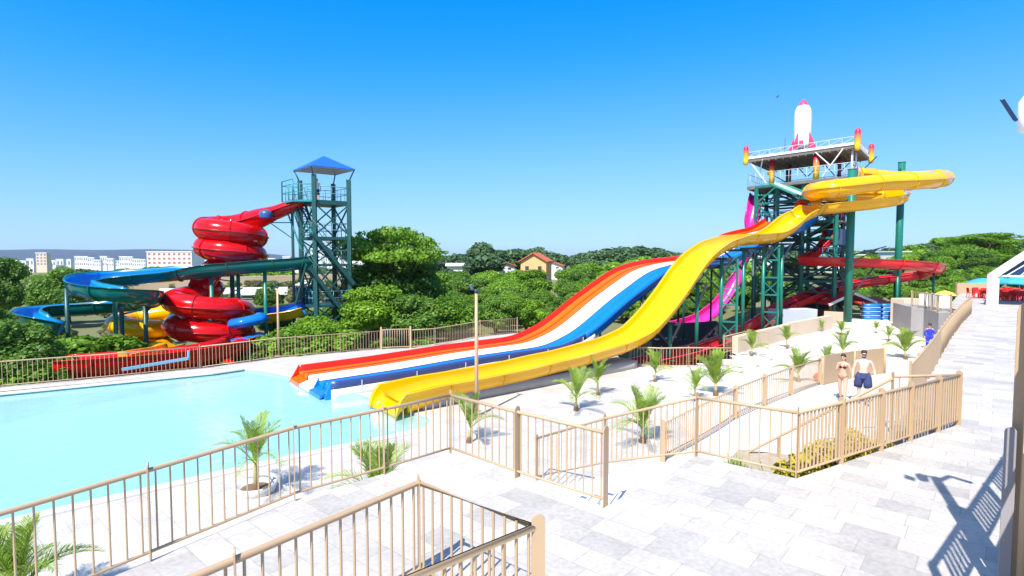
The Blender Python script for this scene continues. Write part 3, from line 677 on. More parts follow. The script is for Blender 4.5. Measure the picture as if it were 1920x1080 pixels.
# ribbed edge beams of the top deck
for a, b in (((0, 0), (1, 0)), ((1, 0), (1, 1)), ((1, 1), (0, 1)), ((0, 1), (0, 0))):
    obj('edge_beam', MB().beam(tp(*a, H1+.08), tp(*b, H1+.08), .12, .2), RAIL_W, rt)
    m = MB(); A, B = tp(*a, H1+.18), tp(*b, H1+.18); k_ = 9
    m.beam(A+Vector((0, 0, .42)), B+Vector((0, 0, .46)), .045); 
    for i in range(k_+1): q = A.lerp(B, i/k_); m.beam(q, q+Vector((0, 0, .42)), .035)
    for i in range(k_): m.beam(A.lerp(B, i/k_), A.lerp(B, (i+1)/k_)+Vector((0, 0, .42)), .03)
    obj('deck_railing', m, mat('grey_white_rail', (.55, .56, .62), .4, .05), rt)
    m = MB(); A, B = tp(*a, H2), tp(*b, H2)
    for i in range(13): q = A.lerp(B, i/12); m.rod(q, q+Vector((0, 0, 1.05)), .018, n=6)
    m.rod(A+Vector((0, 0, 1.05)), B+Vector((0, 0, 1.05)), .025, n=6).rod(A+Vector((0, 0, .55)), B+Vector((0, 0, .55)), .016, n=6)
    obj('deck_railing', m, MT['grey_white_rail'], rt)
m = MB()
for i in range(1, 14): m.beam(tp(i/14, .0, H1-.33), tp(i/14, 1, H1-.33), .05, .1)
obj('joists', m, mat('joist_grey', (.22, .2, .18), .7), rt)
# red-to-yellow painted ornaments: corner fins and deck posts
gm_ = bpy.data.materials.new('flame_paint'); gm_.use_nodes = True; t = gm_.node_tree; n = t.nodes; L = t.links
tc = n.new('ShaderNodeTexCoord'); sx = n.new('ShaderNodeSeparateXYZ'); cr = n.new('ShaderNodeValToRGB'); L.new(tc.outputs['Generated'], sx.inputs[0]); L.new(sx.outputs['Z'], cr.inputs[0]); L.new(cr.outputs[0], n['Principled BSDF'].inputs[0])
cr.color_ramp.elements[0].color = (.85, .60, .02, 1); cr.color_ramp.elements[0].position = .2; cr.color_ramp.elements[1].color = (.70, .02, .06, 1); cr.color_ramp.elements[1].position = .8
e_ = cr.color_ramp.elements.new(.5); e_.color = (.85, .30, .02, 1); n['Principled BSDF'].inputs['Roughness'].default_value = .35
for u, v in ((0, 0), (1, 0), (1, 1), (0, 1)):
    q = tp(u, v, H1-.55) + (ex*(u-.5)+ey*(v-.5))*.35; obj('corner_ornament', MB().lathe([(.05, 0), (.20, .1), (.22, .4), (.22, 1.5), (.15, 1.68), (.0, 1.75)], q, 12), gm_, rt)
for u, v in ((.22, .12), (.66, .06)):
    obj('deck_post', MB().rod(tp(u, v, H2), tp(u, v, H1-.28), .24, n=12), gm_, rt)
for u, v in ((.3, .6), (.8, .5), (.22, .85), (.75, .88)):
    obj('deck_post', MB().rod(tp(u, v, H2), tp(u, v, H1-.28), .13, n=10), mat('violet_paint', (.30, .05, .10), .4), rt)
for u, v in ((.97, .06), (.97, .3)):
    obj('deck_post', MB().rod(tp(u, v, H2), tp(u, v, H1-.28), .08, n=10), RAIL_W, rt)
m = MB().beam(tp(.02, .02, H1-.3), tp(.17, .1, H2+.2), .1).beam(tp(.66, .0, H1-.2), tp(.78, .05, H1-1.3), .08).beam(tp(.9, .0, H1-.2), tp(.72, .05, H1-2.2), .08).beam(tp(.15, .0, H1-.2), tp(.1, .1, H1-1.2), .08)
obj('strut', m, RAIL_W, rt)
m = MB()
for u, v in ((.35, .7), (.85, .75), (.6, .9)): m.beam(tp(u, v, H1-.3), tp(u+.1, v, H2+1), .07); m.beam(tp(u+.25, v, H1-.3), tp(u+.12, v, H2+1), .07)
obj('strut', m, DARKST, rt)
# legs, girts and braces
cols = [(.08, .05), (.3, .05), (.55, .05), (.85, .05), (.08, .5), (.45, .5), (.85, .5), (.08, .92), (.45, .92), (.85, .92)]
lv = [-.2, 1.6, 3.4, 5.2, 6.6, 8.4, H2-.15]
for i, (u, v) in enumerate(cols):
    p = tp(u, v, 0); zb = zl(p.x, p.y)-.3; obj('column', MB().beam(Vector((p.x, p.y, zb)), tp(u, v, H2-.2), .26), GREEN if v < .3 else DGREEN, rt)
def edge(a, b, k):
    m = MB(); 
    for i in range(len(lv)-1):
        z0, z1 = lv[i], lv[i+1]; m.beam(tp(*a, z1), tp(*b, z1), .17)
        if (i+k) % 2: m.beam(tp(*a, z0), tp(*b, z1), .13)
        else: m.beam(tp(*b, z0), tp(*a, z1), .13)
        m.beam(tp(*a, z0*.5+z1*.5), tp(*b, z0*.5+z1*.5), .09)
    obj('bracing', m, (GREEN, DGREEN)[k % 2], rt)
for k, (i, j) in enumerate(((0, 1), (1, 2), (2, 3), (0, 4), (4, 7), (3, 6), (6, 9), (7, 8), (8, 9), (4, 5), (5, 6), (1, 5), (2, 5))): edge(cols[i], cols[j], k)
# stairs zig-zag inside
for i, (z0, z1) in enumerate(((-1.4, 1.0), (1.0, 3.4), (3.4, 6.6), (6.6, H2))):
    a, b = (.2, .8) if i % 2 == 0 else (.8, .2); v = .3 if i % 2 else .22; m = MB(); A, B = tp(a, v, z0), tp(b, v, z1)
    for k in range(14): q = A.lerp(B, (k+.5)/14); m.box(q, (.9, .26, .04), math.atan2(ex.y, ex.x)+math.pi/2)
    m.beam(A-ey*.45, B-ey*.45, .05, .22).beam(A+ey*.45, B+ey*.45, .05, .22)
    m.rod(A-ey*.45+Vector((0, 0, 1)), B-ey*.45+Vector((0, 0, 1)), .03).rod(A+ey*.45+Vector((0, 0, 1)), B+ey*.45+Vector((0, 0, 1)), .03)
    obj('stair_flight', m, DARKST, rt)
for v, z in ((.0, 6.6), (.0, 3.4)):
    m = MB(); A, B = tp(.1, v, z), tp(.9, v, z)
    for i in range(17): q = A.lerp(B, i/16); m.rod(q, q+Vector((0, 0, 1)), .03, n=6)
    m.rod(A+Vector((0, 0, 1)), B+Vector((0, 0, 1)), .035); obj('landing_railing', m, mat('blue_steel', (.02, .10, .28), .4), rt)
# gallery of the second level, sloping green canopy board
A, B = tp(.3, .0, H2-.05), tp(.62, -.32, H2-1.45)
m = MB().beam(A, B, 1.5, .1); obj('launch_ramp', m, mat('mid_green_panel', (.04, .24, .18), .5), rt)
m = MB().beam(A-ey*.7, B-ey*.7, .06, .2); obj('launch_ramp_rail', m, RAIL_W, rt)
# plant room platform at the right flank
q = P(1566, 449, 47); obj('side_platform', MB().box(q+Vector((0, 0, -.45)), (2.4, 1.6, .1), .7).beam(q+Vector((.9, 0, -.5)), q+Vector((-.6, 0, -2.2)), .07), DARKST, rt)
obj('side_cabin', MB().box(q+Vector((.25, 0, .2)), (1.7, 1.2, 1.25), .7), mat('slate_blue_panel', (.05, .09, .20), .5), rt)
# flagpoles
for u, v in ((.35, .1), (.05, .6), (.95, .5), (.6, .0)): obj('lightning_rod', MB().rod(tp(u, v, H1), tp(u, v, H1+1.5), .025, n=6), DARKST, rt)
# two big free-standing masts
for px, zb_, yy, top in ((1598, 601, 43.2, 318), (1691, 560, 50.5, 305)):
    t_ = P(px, top, yy); zb = -1.9 if px < 1650 else T(t_.x, t_.y)-.5
    r_ = thing('mast', 'thick green mast in front of the yellow loops, its foot by the red roofed hut' if px < 1650 else 'thick green mast at the right end of the yellow loops', 'mast', (t_.x, t_.y, zb))
    obj('shaft', MB().rod((t_.x, t_.y, zb), t_, .29, n=16), GREEN, r_); obj('cap', MB().rod(t_, t_+Vector((0, 0, .05)), .31, n=16), DGREEN, r_)
    m = MB()
    if px < 1650:
        m.beam(t_+Vector((0, 0, -3.0)), P(1560, 404, 42.5), .12).beam(t_+Vector((0, 0, -6.6)), P(1662, 462, 43), .07).beam(t_+Vector((0, 0, -7.2)), P(1650, 465, 43), .07).beam(t_+Vector((0, 0, -2.2)), P(1500, 410, 43), .1)
        m.beam(t_+Vector((0, 0, -10.0)), P(1640, 500, 44), .09)
    else:
        m.beam(t_+Vector((0, 0, -.4)), P(1682, 326, 49.8), .12).beam(t_+Vector((0, 0, -2.3)), P(1765, 348, 47.5), .12).beam(t_+Vector((0, 0, -2.0)), P(1640, 352, 45), .12)
    obj('bracket', m, DARKST, r_)
# rocket
rp = tp(.50, .35, H1+.05); rp = P(1504, 275, 49); rp.z = H1+.62
r_ = thing('rocket', 'white toy rocket with pink nose cone and fins on top of the slide tower', 'rocket', rp)
obj('body', MB().lathe([(.3, -.1), (.58, .0), (.66, .25), (.68, 1.0), (.69, 2.4), (.67, 2.95), (.6, 3.3), (.45, 3.55)], rp, 28), WHITE, r_)
obj('nose_cone', MB().lathe([(.5, 3.42), (.46, 3.53), (.36, 3.72), (.2, 3.95), (.05, 4.12), (0, 4.14)], rp, 24), mat('pink_paint', (.72, .06, .16), .4), r_)
for k in range(4):
    a = math.pi/4*.35+k*math.pi/2+.25; d = Vector((math.cos(a), math.sin(a), 0)); nn = Vector((-d.y, d.x, 0))*.05
    pf = [(.6, 1.15), (.68, 1.15), (1.15, .1), (1.35, -.5), (1.0, -.5), (.6, .0)]
    vs_ = [rp+d*x+Vector((0, 0, z))+nn*s for s in (-1, 1) for x, z in pf]; n6 = len(pf)
    obj('fin', MB().add(vs_, [tuple(range(n6)), tuple(range(2*n6-1, n6-1, -1))]+[(i, i+n6, (i+1) % n6+n6, (i+1) % n6) for i in range(n6)]), MT['pink_paint'], r_)
obj('engine_bell', MB().lathe([(.25, .0), (.42, -.25), (.44, -.27), (.26, -.02)], rp, 18), CONC, r_)
for k in range(5): 
    a = k*1.2566-.9; q = rp+Vector((math.cos(a)*.67, math.sin(a)*.67, .35)); obj('flame_panel', MB().box(q, (.34, .06, .34), a+math.pi/2), MT['pink_paint'], r_)
# ================================================================ left tower
lt = thing('slide_tower', 'dark green slide tower with a blue pyramid canopy and zigzag stairs', 'slide tower', (-14, 42.2, -4.4))
cF, cR, cB, cL = Vector((-14.2, 40.5, 0)), Vector((-12.15, 42.0, 0)), Vector((-13.9, 43.9, 0)), Vector((-15.9, 42.35, 0))
cc = (cF+cR+cB+cL)/4
def lp(a, z): return Vector((a.x, a.y, z))
for c, zt in ((cF, 9.55), (cR, 9.35), (cB, 9.3), (cL, 9.35)):
    obj('column', MB().beam(lp(c, -4.6), lp(c, zt), .28), DGREEN, lt)
q = P(548, 400, 42.2); obj('column', MB().beam((q.x, q.y, -4.6), (q.x, q.y, 7.0), .16).beam((q.x, q.y, 6.2), (q.x-1.7, q.y, 6.2), .07).beam((q.x, q.y, 5.0), (q.x-1.7, q.y, 6.2), .06), DGREEN, lt)
def ldeck(z, th=.16, k=1.04, m=DGREEN):
    obj('deck', MB().prism([Vector((cc.x+(c.x-cc.x)*k, cc.y+(c.y-cc.y)*k)) for c in (cF, cR, cB, cL)], z-th, z), m, lt)
ldeck(7.75, .3); ldeck(5.1, .22); ldeck(3.1, .16); ldeck(.1, .16); ldeck(-2.2, .14)
# balcony to the left of the top deck
b0, b1 = lp(cL, 7.75), lp(cL, 7.75)+Vector((-1.25, -.25, 0))
obj('balcony', MB().prism([Vector((p.x, p.y)) for p in (cL, cF, cF+Vector((-1.5, -.1, 0)), cL+Vector((-1.2, -.4, 0)))], 7.6, 7.74), TEALST, lt)
m = MB(); s = [cL, cL+Vector((-1.2, -.4, 0)), cF+Vector((-1.5, -.1, 0)), cF]
for a, b in zip(s, s[1:]):
    for z in (8.3, 8.85): m.rod(lp(a, z), lp(b, z), .03, n=6)
    for k in range(4): q = a.lerp(b, k/3); m.rod(lp(q, 7.75), lp(q, 8.85), .025, n=6)
m.tube([lp(s[1], 7.7), lp(s[1], 9.2), lp(s[2], 9.2), lp(s[2], 7.7)], .05)
obj('balcony_railing', m, TEALST, lt)
m = MB().beam(lp(cL+Vector((-1.1, -.3, 0)), 7.6), lp(cL, 4.2), .35, .1).beam(lp(cL+Vector((-.6, -.2, 0)), 7.6), lp(cL, 5.4), .1).beam(lp(cL+Vector((-1.1, -.2, 0)), 7.6), lp(cF, 5.2), .08)
obj('balcony_bracket', m, TEALST, lt)
for z in (7.75, 5.1, 3.1, .1):
    m = MB()
    for a, b in ((cF, cR), (cR, cB), (cB, cL), (cL, cF)):
        for dz in (.5, 1.0): m.rod(lp(a, z+dz), lp(b, z+dz), .025, n=6)
        for k in range(5): q = a.lerp(b, k/4); m.rod(lp(q, z), lp(q, z+1), .018, n=6)
    obj('deck_railing', m, mat('pale_teal_rail', (.15, .36, .42), .4), lt)
for a, b in ((cF, cR), (cR, cB), (cB, cL), (cL, cF)):
    m = MB()
    for z0, z1 in ((5.2, 7.5), (3.2, 4.9), (.2, 2.9), (-2.1, 0), (-4.4, -2.3)):
        if (a, b) == (cF, cR) and z0 > 5: pass
        m.beam(lp(a, z0), lp(b, z1), .09).beam(lp(b, z0), lp(a, z1), .09)
    obj('bracing', m, DGREEN, lt)
for i, (a, b, z0, z1) in enumerate(((cL, cF, 5.1, 7.75), (cF, cR, 5.1, 3.1), (cL, cF, .1, 3.1), (cF, cR, .1, -2.2), (cL, cF, -4.4, -2.2))):
    m = MB(); ov = Vector((-.55, -.75, 0)) if i % 2 == 0 else Vector((.5, -.6, 0)); d = (b-a).normalized(); nn = Vector((-d.y, d.x, 0))
    A, B = lp(a.lerp(b, .1), z0)-nn*.2, lp(a.lerp(b, .95), z1)-nn*.2; 
    if i == 1: A, B = lp(cF-d*.3, 5.3)-nn*.2, lp(cR+d*.1, 1.6)-nn*.2
    if i == 3: A, B = lp(cF-d*.6, 2.9)-nn*.2, lp(cR+d*.3, -1.9)-nn*.2
    if i == 0: A, B = lp(cF.lerp(cL, .15), 5.1)-nn*.2, lp(cL.lerp(cF, .1), 7.7)-nn*.2
    for k in range(13): q = A.lerp(B, (k+.5)/13); m.box(q, (.24, .8, .04), math.atan2(d.y, d.x))
    m.beam(A-nn*.42, B-nn*.42, .06, .26).beam(A+nn*.42, B+nn*.42, .06, .26).rod(A-nn*.42+Vector((0, 0, .95)), B-nn*.42+Vector((0, 0, .95)), .025).rod(A+nn*.42+Vector((0, 0, .95)), B+nn*.42+Vector((0, 0, .95)), .025)
    obj('stair_flight', m, DGREEN, lt)
for c in (cF, cR, cB, cL):
    p = lp(cc+(c-cc)*1.25, 0); obj('canopy_pole', MB().rod(lp(c, 9.2), lp(p, 10.12), .05), DARKST, lt)
m = MB(); ap = lp(cc, 11.15); ring = [lp(cc+(c-cc)*1.28, 10.12) for c in (cF, cR, cB, cL)]
ring2 = [p+Vector((0, 0, -.06)) for p in ring]
m.add(ring+[ap]+ring2+[ap+Vector((0, 0, -.08))], [(0, 1, 4), (1, 2, 4), (2, 3, 4), (3, 0, 4), (6, 5, 9), (7, 6, 9), (8, 7, 9), (5, 8, 9), (0, 5, 6, 1), (1, 6, 7, 2), (2, 7, 8, 3), (3, 8, 5, 0)])
cm = bpy.data.materials.new('blue_canvas'); cm.use_nodes = True; t = cm.node_tree; n = t.nodes; L = t.links; b = n['Principled BSDF']; b.inputs[0].default_value = (.005, .11, .45, 1); b.inputs['Roughness'].default_value = .6
obj('canopy', m, cm, lt)
m = MB().add([p+Vector((0, 0, -.09)) for p in ring]+[ap+Vector((0, 0, -.13))], [(1, 0, 4), (2, 1, 4), (3, 2, 4), (0, 3, 4)]); obj('canopy_lining', m, mat('grey_canvas', (.42, .42, .5), .8), lt)
# ================================================================ red coils (one slide)
T0 = [P(557, 381, 42.0), P(538, 389, 41.9), P(515, 399, 42.0)]
c1, c2 = Vector((-21.0, 42.0)), Vector((-20.9, 38.6))
zc = lambda y, Y: P(960, y, Y).z
up_ = coil(c1, 1.84, zc(410, 42), zc(492, 42), R(20), 2.35)
up_ = [Vector((p.x, p.y, p.z)) for p in up_]
lo_ = coil(c2, 2.12, zc(549, 38.6), zc(637, 38.6), R(100), 2.0)
path = catmull(T0+[up_[1]+Vector((.1, -.1, .1))]+up_[8::6], 6)
r_, pth = tubeslide('red_coil_slide', 'glossy red spiral tube slide in two stacked coils left of the canopied tower', path, .72, .76, RED, low=DRED, taper=.42)
obj('entry_channel', MB().sweep(resample(catmull([P(562, 376, 42.1)]+T0+[], 8), .3), uo(.62, .45)), RED, r_)
link = catmull([up_[-1], P(385, 528, 40.5), P(372, 545, 39.5), lo_[0]+Vector((-1, 1, .3)), lo_[2]]+lo_[8::6]+[P(455, 655, 36.5), P(430, 662, 35.2)], 6)
link = resample(link, .35)
sec = [(.78*math.cos(a), .73*math.sin(a)) for a in [2*math.pi*k/20 for k in range(20)]]
k0 = 0
m = MB().sweep(link, sec); lk_ = obj('tube', m, RED, r_)
for i in range(3, len(link)-1, 7):
    t = (link[i+1]-link[i-1]).normalized(); obj('seam_ring', MB().sweep([link[i]-t*.025, link[i]+t*.025], [(x*1.09, y*1.1) for x, y in sec], smooth=False), RED, lk_)
obj('side_flange', MB().sweep(link, [(.74, -.025), (.85, -.025), (.85, .025), (.74, .025)]).sweep(link, [(-.74, .025), (-.85, .025), (-.85, -.025), (-.74, -.025)]), DRED, r_)
m = MB()
for ctr, zt in ((P(468, 604, 36.9), 0), (P(467, 642, 36.7), 0)):
    m.sweep([ctr+Vector((-1.1, .1, -.12)), ctr+Vector((-.3, -.05, 0)), ctr+Vector((.2, .5, .1)), ctr+Vector((.25, 1.1, .2))], [(.62*math.cos(a), .36*math.sin(a)) for a in [2*math.pi*k/16 for k in range(16)]])
obj('blue_underside', m, BLU, r_)
m = MB().lathe([(.45, -.3), (.5, 0), (.4, .2), (.0, .32)], P(499, 401, 41.2), 14); obj('water_cover', m, mat('slate_cover', (.02, .09, .24), .4), r_)
for c, r0, zt in ((c1, 0, 5.6), (c2, 0, .6)):
    obj('support_post', MB().rod((c.x, c.y, -4.6), (c.x, c.y, zt), .16, n=10), DGREEN, r_)
    m = MB()
    for i in range(6):
        a = i*1.1; z = zt-.5-i*(.75 if zt > 5 else .62); m.beam((c.x, c.y, z-.3), (c.x+2*math.cos(a), c.y+2*math.sin(a), z), .08)
    obj('arms', m, DGREEN, r_)
for px, Y in ((446, 40.6), (496, 41.5), (803*0+497, 36.8)):
    q = P(px, 500, Y); 
    if Y < 40: continue
    obj('support_post', MB().rod((q.x, q.y, -4.6), (q.x, q.y, 2.6), .13, n=10), GREEN, r_)
# ================================================================ teal flume
cp = [P(592, 480, 41.6), P(545, 486, 41), P(470, 491, 40), P(400, 497, 39), P(320, 505, 38.6), P(240, 512, 38.4), P(180, 517, 37.6), P(148, 523, 35.6), P(160, 531, 33.6), P(205, 538, 32.6), P(250, 543, 33.0), P(278, 547, 34.6), P(280, 553, 37.0), P(258, 559, 38.6), P(215, 564, 39), P(160, 569, 38.6), P(110, 572, 38), P(65, 576, 36.8), P(48, 583, 35), P(70, 592, 34), P(120, 606, 34.5)]
bk = lambda t: 0.0 if t < .1 else (-.12 if t < .25 else .28)
r_, pth, b_ = flume('teal_slide', 'dark teal flume with a blue inside, winding left from the canopied tower in wide bends', cp, .66, .80, TEAL, LBLU, bank=lambda t: -.06+.36*smooth(.17, .24, t)-.30*smooth(.36, .42, t)+.30*smooth(.60, .66, t)-.30*smooth(.74, .80, t), seam=3.4)
for p, z in ((P(396, 530, 39.0), 0), (P(497, 530, 40.4), 0), (P(215, 560, 35.4), 0), (P(227, 560, 36.2), 0), (P(126, 590, 36.8), 0), (P(272, 580, 36), 0)):
    k = min(pth, key=lambda v: (Vector((v.x, v.y))-Vector((p.x, p.y))).length); obj('support_post', MB().rod((p.x, p.y, -4.7), (p.x, p.y, k.z-.75), .13, n=10).beam((p.x, p.y, k.z-1.2), k+Vector((0, 0, -.85)), .12), (GREEN, DGREEN)[int(p.x*7) % 2], r_)
# ================================================================ yellow coil flume with blue inside
cy = Vector((-27.0, 41.2))
yc = coil(cy, 1.80, zc(590, 41), zc(652, 41), R(60), 1.9)
path = [P(566, 570, 41.4), P(540, 577, 41.2), P(505, 582, 41.1), P(465, 586, 41.3), P(410, 589, 42.3), P(350, 592, 43.2), yc[0]+Vector((.3, .3, .35))]
r_, pth, b_ = flume('yellow_slide', 'yellow flume from the lowest tower deck, curling round behind the red coils', path, .74, .85, YEL, BLU, bank=lambda t: .30, seam=2.5)
run = resample(catmull([path[-1]+Vector((.6, .6, -.2)), yc[1]]+yc[8::6]+[P(285, 660, 37.5), P(310, 662, 34)], 6), .35); sec = [(.78*math.cos(a), .64*math.sin(a)) for a in [2*math.pi*k/20 for k in range(20)]]
yt_ = obj('tube', MB().sweep(run, sec), YEL, r_)
for i in range(3, len(run)-1, 8):
    t = (run[i+1]-run[i-1]).normalized(); obj('seam_ring', MB().sweep([run[i]-t*.025, run[i]+t*.025], [(x*1.08, y*1.1) for x, y in sec], smooth=False), YEL, yt_)
obj('support_post', MB().rod((cy.x, cy.y, -4.7), (cy.x, cy.y, -.4), .15), DGREEN, r_)
# ================================================================ run-out flume near the fence
cp = [P(455, 630, 33.5), P(425, 640, 32.2), P(380, 649, 31), P(320, 657, 30), P(250, 663, 29.0), P(180, 668, 28.2), P(112, 672, 27.6)]
r_, pth, b_ = flume('runout_flume', 'red run-out flume lying behind the far left fence', cp, .95, .95, RED, RED, seam=4)
cp = [P(330, 645, 32.5), P(300, 652, 31), P(268, 657, 29.9), P(232, 663, 29.0)]
flume('short_chute', 'short orange-yellow chute emptying into the red run-out flume', cp, .5, .45, mat('amber_gelcoat', (.86, .33, .01), .25), None, seam=2)
m = MB().beam(P(228, 693, 27.0), P(353, 672, 28.6), .1, .14).beam(P(353, 674, 28.6), P(353, 657, 28.6), .07)
solo('ladder_rail', m, mat('pale_blue_rail', (.20, .50, .75), .4), 'pale blue slanting rail between the fence and the red run-out flume', 'rail')
for px, Y in ():
    pass
# ================================================================ lamp poles
def lamp_pole(px, top, Y, zb, label):
    t_ = P(px, top, Y); r = thing('lamp_pole', label, 'lamp pole', (t_.x, t_.y, zb))
    obj('shaft', MB().tube([(t_.x, t_.y, zb), (t_.x, t_.y, (zb+t_.z)/2), t_], [.075, .065, .05], 12), BEIGE, r)
    obj('base_plate', MB().box((t_.x, t_.y, zb+.02), (.32, .32, .04)), BEIGE, r)
    m = MB().rod(t_, t_+Vector((0, 0, .12)), .07).beam(t_+Vector((-.18, 0, .1)), t_+Vector((.18, 0, .1)), .03)
    obj('bracket', m, DARKST, r)
    for s in (-1,): obj('floodlight', MB().box(t_+Vector((.16*s, -.02, .2)), (.1, .06, .2), s*.5, .5), mat('grey_lamp', (.10, .14, .16), .35), r)
lamp_pole(893, 549, 19.3, -2, 'slim beige lamp pole standing in front of the orange and yellow slides')
lamp_pole(520, 540, 31.4, -2, 'slim beige lamp pole at the far fence below the canopied tower')
# floodlight at the right edge
r_ = thing('floodlight_pole', 'white rounded floodlight with a flat grey panel on a pole at the right edge', 'lamp pole', (5.05, 5.35, 0))
q = Vector((5.05, 5.35, 0)); h = 4.75
obj('shaft', MB().rod(q, q+Vector((0, 0, h)), .07, n=14), BEIGE, r_)
pb = P(1926, 217, 5.3)
obj('lamp_body', MB().lathe([(0, -.17), (.075, -.14), (.085, 0), (.08, .13), (.04, .19), (0, .2)], pb+Vector((0.015, 0, 0)), 20), WHITE, r_)
pa = P(1880, 187, 5.2); e1 = Vector((.135, .0, -.19)); e2 = Vector((.085, .12, .035)); nn = e1.cross(e2).normalized()
def slab_(o, a, b, n_, th): 
    v = [o, o+a, o+a+b, o+b]; return MB().add(v+[p+n_*th for p in v], [(3, 2, 1, 0), (4, 5, 6, 7), (0, 1, 5, 4), (1, 2, 6, 5), (2, 3, 7, 6), (3, 0, 4, 7)])
obj('solar_panel', slab_(pa, e1, e2, nn, .012), mat('grey_violet_panel', (.30, .28, .38), .35), r_)
obj('panel_edge', MB().beam(pa, pa+e1, .02, .02), mat('dark_glass_panel', (.01, .03, .10), .3), r_); obj('panel_edge', MB().beam(pa+e2, pa+e1+e2, .012), MT['dark_glass_panel'], r_)
obj('arm', MB().tube([q+Vector((0, 0, h)), q+Vector((-.1, 0, h+.1)), pb], .03).tube([q+Vector((0, 0, h-.2)), q+Vector((.3, .1, h-.05)), q+Vector((.55, .1, h-.4))], .05), BEIGE, r_)

# ================================================================ vegetation
rng = np.random.default_rng(7)
def leaf_cloud(blobs, nleaf, size, flat=.5, asp=1.5, seed=0):
    """blobs: (x,y,z,rx,ry,rz); small two-triangle leaves over and inside the blobs"""
    g_ = np.random.default_rng(seed); B = np.array(blobs); vol = (B[:, 3]*B[:, 4]*B[:, 5])**(2/3); idx = g_.choice(len(B), nleaf, p=vol/vol.sum())
    d = g_.normal(size=(nleaf, 3)); d /= np.linalg.norm(d, axis=1)[:, None]
    rad = np.clip(1-np.abs(g_.normal(0, .16, nleaf)), .3, 1.15)*(1+.12*np.sin(d[:, 0]*7+d[:, 1]*5+idx))
    c = B[idx, :3]+d*rad[:, None]*B[idx, 3:]
    nrm = d*.7+g_.normal(size=(nleaf, 3))*.6+np.array([0, 0, .35]); nrm /= np.linalg.norm(nrm, axis=1)[:, None]
    a = np.cross(nrm, g_.normal(size=(nleaf, 3))); a /= np.linalg.norm(a, axis=1)[:, None]; b = np.cross(nrm, a)
    s = size*g_.uniform(.6, 1.35, nleaf)[:, None]
    v = np.empty((nleaf, 4, 3)); v[:, 0] = c-a*s*asp/2; v[:, 1] = c+b*s/2+nrm*s*.12; v[:, 2] = c+a*s*asp/2; v[:, 3] = c-b*s/2+nrm*s*.12
    me = bpy.data.meshes.new('leaves'); me.vertices.add(nleaf*4); me.vertices.foreach_set('co', v.reshape(-1))
    me.loops.add(nleaf*4); me.loops.foreach_set('vertex_index', np.arange(nleaf*4, dtype=np.int32))
    me.polygons.add(nleaf); me.polygons.foreach_set('loop_start', np.arange(0, nleaf*4, 4, dtype=np.int32)); me.polygons.foreach_set('loop_total', np.full(nleaf, 4, dtype=np.int32))
    me.update(); me.validate(); return me
LEAF_A = leaf_mat('leaf_fresh', (.065, .17, .012), (.25, .45, .03))
LEAF_B = leaf_mat('leaf_mid', (.045, .12, .015), (.18, .34, .045))
LEAF_C = leaf_mat('leaf_olive', (.08, .09, .035), (.27, .27, .12))
LEAF_F = leaf_mat('leaf_far', (.05, .11, .05), (.14, .25, .10), .05)
BARK = mat('bark', (.10, .07, .05), .9, .3, 4, .4)
def crown_blobs(w, h, k, seed, spread=.62, flatt=1.0):
    r = random.Random(seed); out = [(0, 0, h*.5, w*.55, w*.55, h*.36)]
    for i in range(k):
        a = r.uniform(0, 6.28); e = r.uniform(-.55, 1.35); rr = r.uniform(.65, 1)*spread
        x = math.cos(a)*math.cos(e)*w*rr; y = math.sin(a)*math.cos(e)*w*rr; z = h*.5+math.sin(e)*h*.42*r.uniform(.8, 1.1)
        s = r.uniform(.2, .4)*w; out.append((x, y, z, s, s*r.uniform(.8, 1.2), s*r.uniform(.55, .85)*flatt))
    return out
def make_tree(name, label, w, h, trunk, k, nleaf, size, mt, seed, cat='tree', spread=.62, flatt=1.0, limbs=5):
    r = thing(name, label, cat, (0, 0, 0)); bl = crown_blobs(w, h, k, seed, spread, flatt); bl = [(x, y, z+trunk, a, b, c) for x, y, z, a, b, c in bl]
    m = MB(); rr = random.Random(seed+5)
    m.tube([(0, 0, -.6), (.05, 0, trunk*.5), (.12, .05, trunk+h*.35), (.1, 0, trunk+h*.7)], [w*.075, w*.055, w*.04, w*.015], 8)
    for i in range(limbs):
        b = bl[1+i % (len(bl)-1)]; m.tube([(.05, 0, trunk*.7+h*.1*rr.random()), (b[0]*.5, b[1]*.5, (trunk+b[2])*.52), (b[0]*.95, b[1]*.95, b[2])], [w*.035, w*.025, w*.01], 6)
    obj('trunk', m, BARK, r); obj('crown', leaf_cloud(bl, nleaf, size, seed=seed), mt, r)
    return r
PROTO = {}
def tree_at(kind, p, rz, sc, label, group=None):
    r = PROTO[kind]
    if not r.get('_u'): r['_u'] = 1; USED.append(r); place(r, p, rz, sc, label); 
    else: r = dup(r, p, rz, sc, label)
    if group: r['group'] = group
    elif 'group' in r: del r['group']
    return r
USED = []
PROTO['fresh1'] = make_tree('broadleaf_tree', 't', 3.0, 4.6, 1.0, 20, 14000, .16, LEAF_A, 1)
PROTO['fresh2'] = make_tree('broadleaf_tree', 't', 3.3, 4.2, .8, 26, 14000, .16, LEAF_A, 2)
PROTO['mid1'] = make_tree('broadleaf_tree', 't', 3.0, 5.0, 1.0, 22, 14000, .17, LEAF_B, 3)
PROTO['mid2'] = make_tree('broadleaf_tree', 't', 3.4, 4.6, .8, 28, 14000, .17, LEAF_B, 4)
PROTO['olive'] = make_tree('scrub_tree', 't', 2.6, 3.0, .6, 16, 4500, .20, LEAF_C, 5)
PROTO['far1'] = make_tree('far_tree', 't', 4.2, 5.2, 1.2, 16, 3500, .5, LEAF_F, 6)
PROTO['far2'] = make_tree('far_tree', 't', 4.8, 4.2, 1.4, 20, 3500, .5, LEAF_F, 8)
PROTO['far3'] = make_tree('far_tree', 't', 4.4, 4.4, 1.0, 20, 4200, .45, LEAF_A, 9)
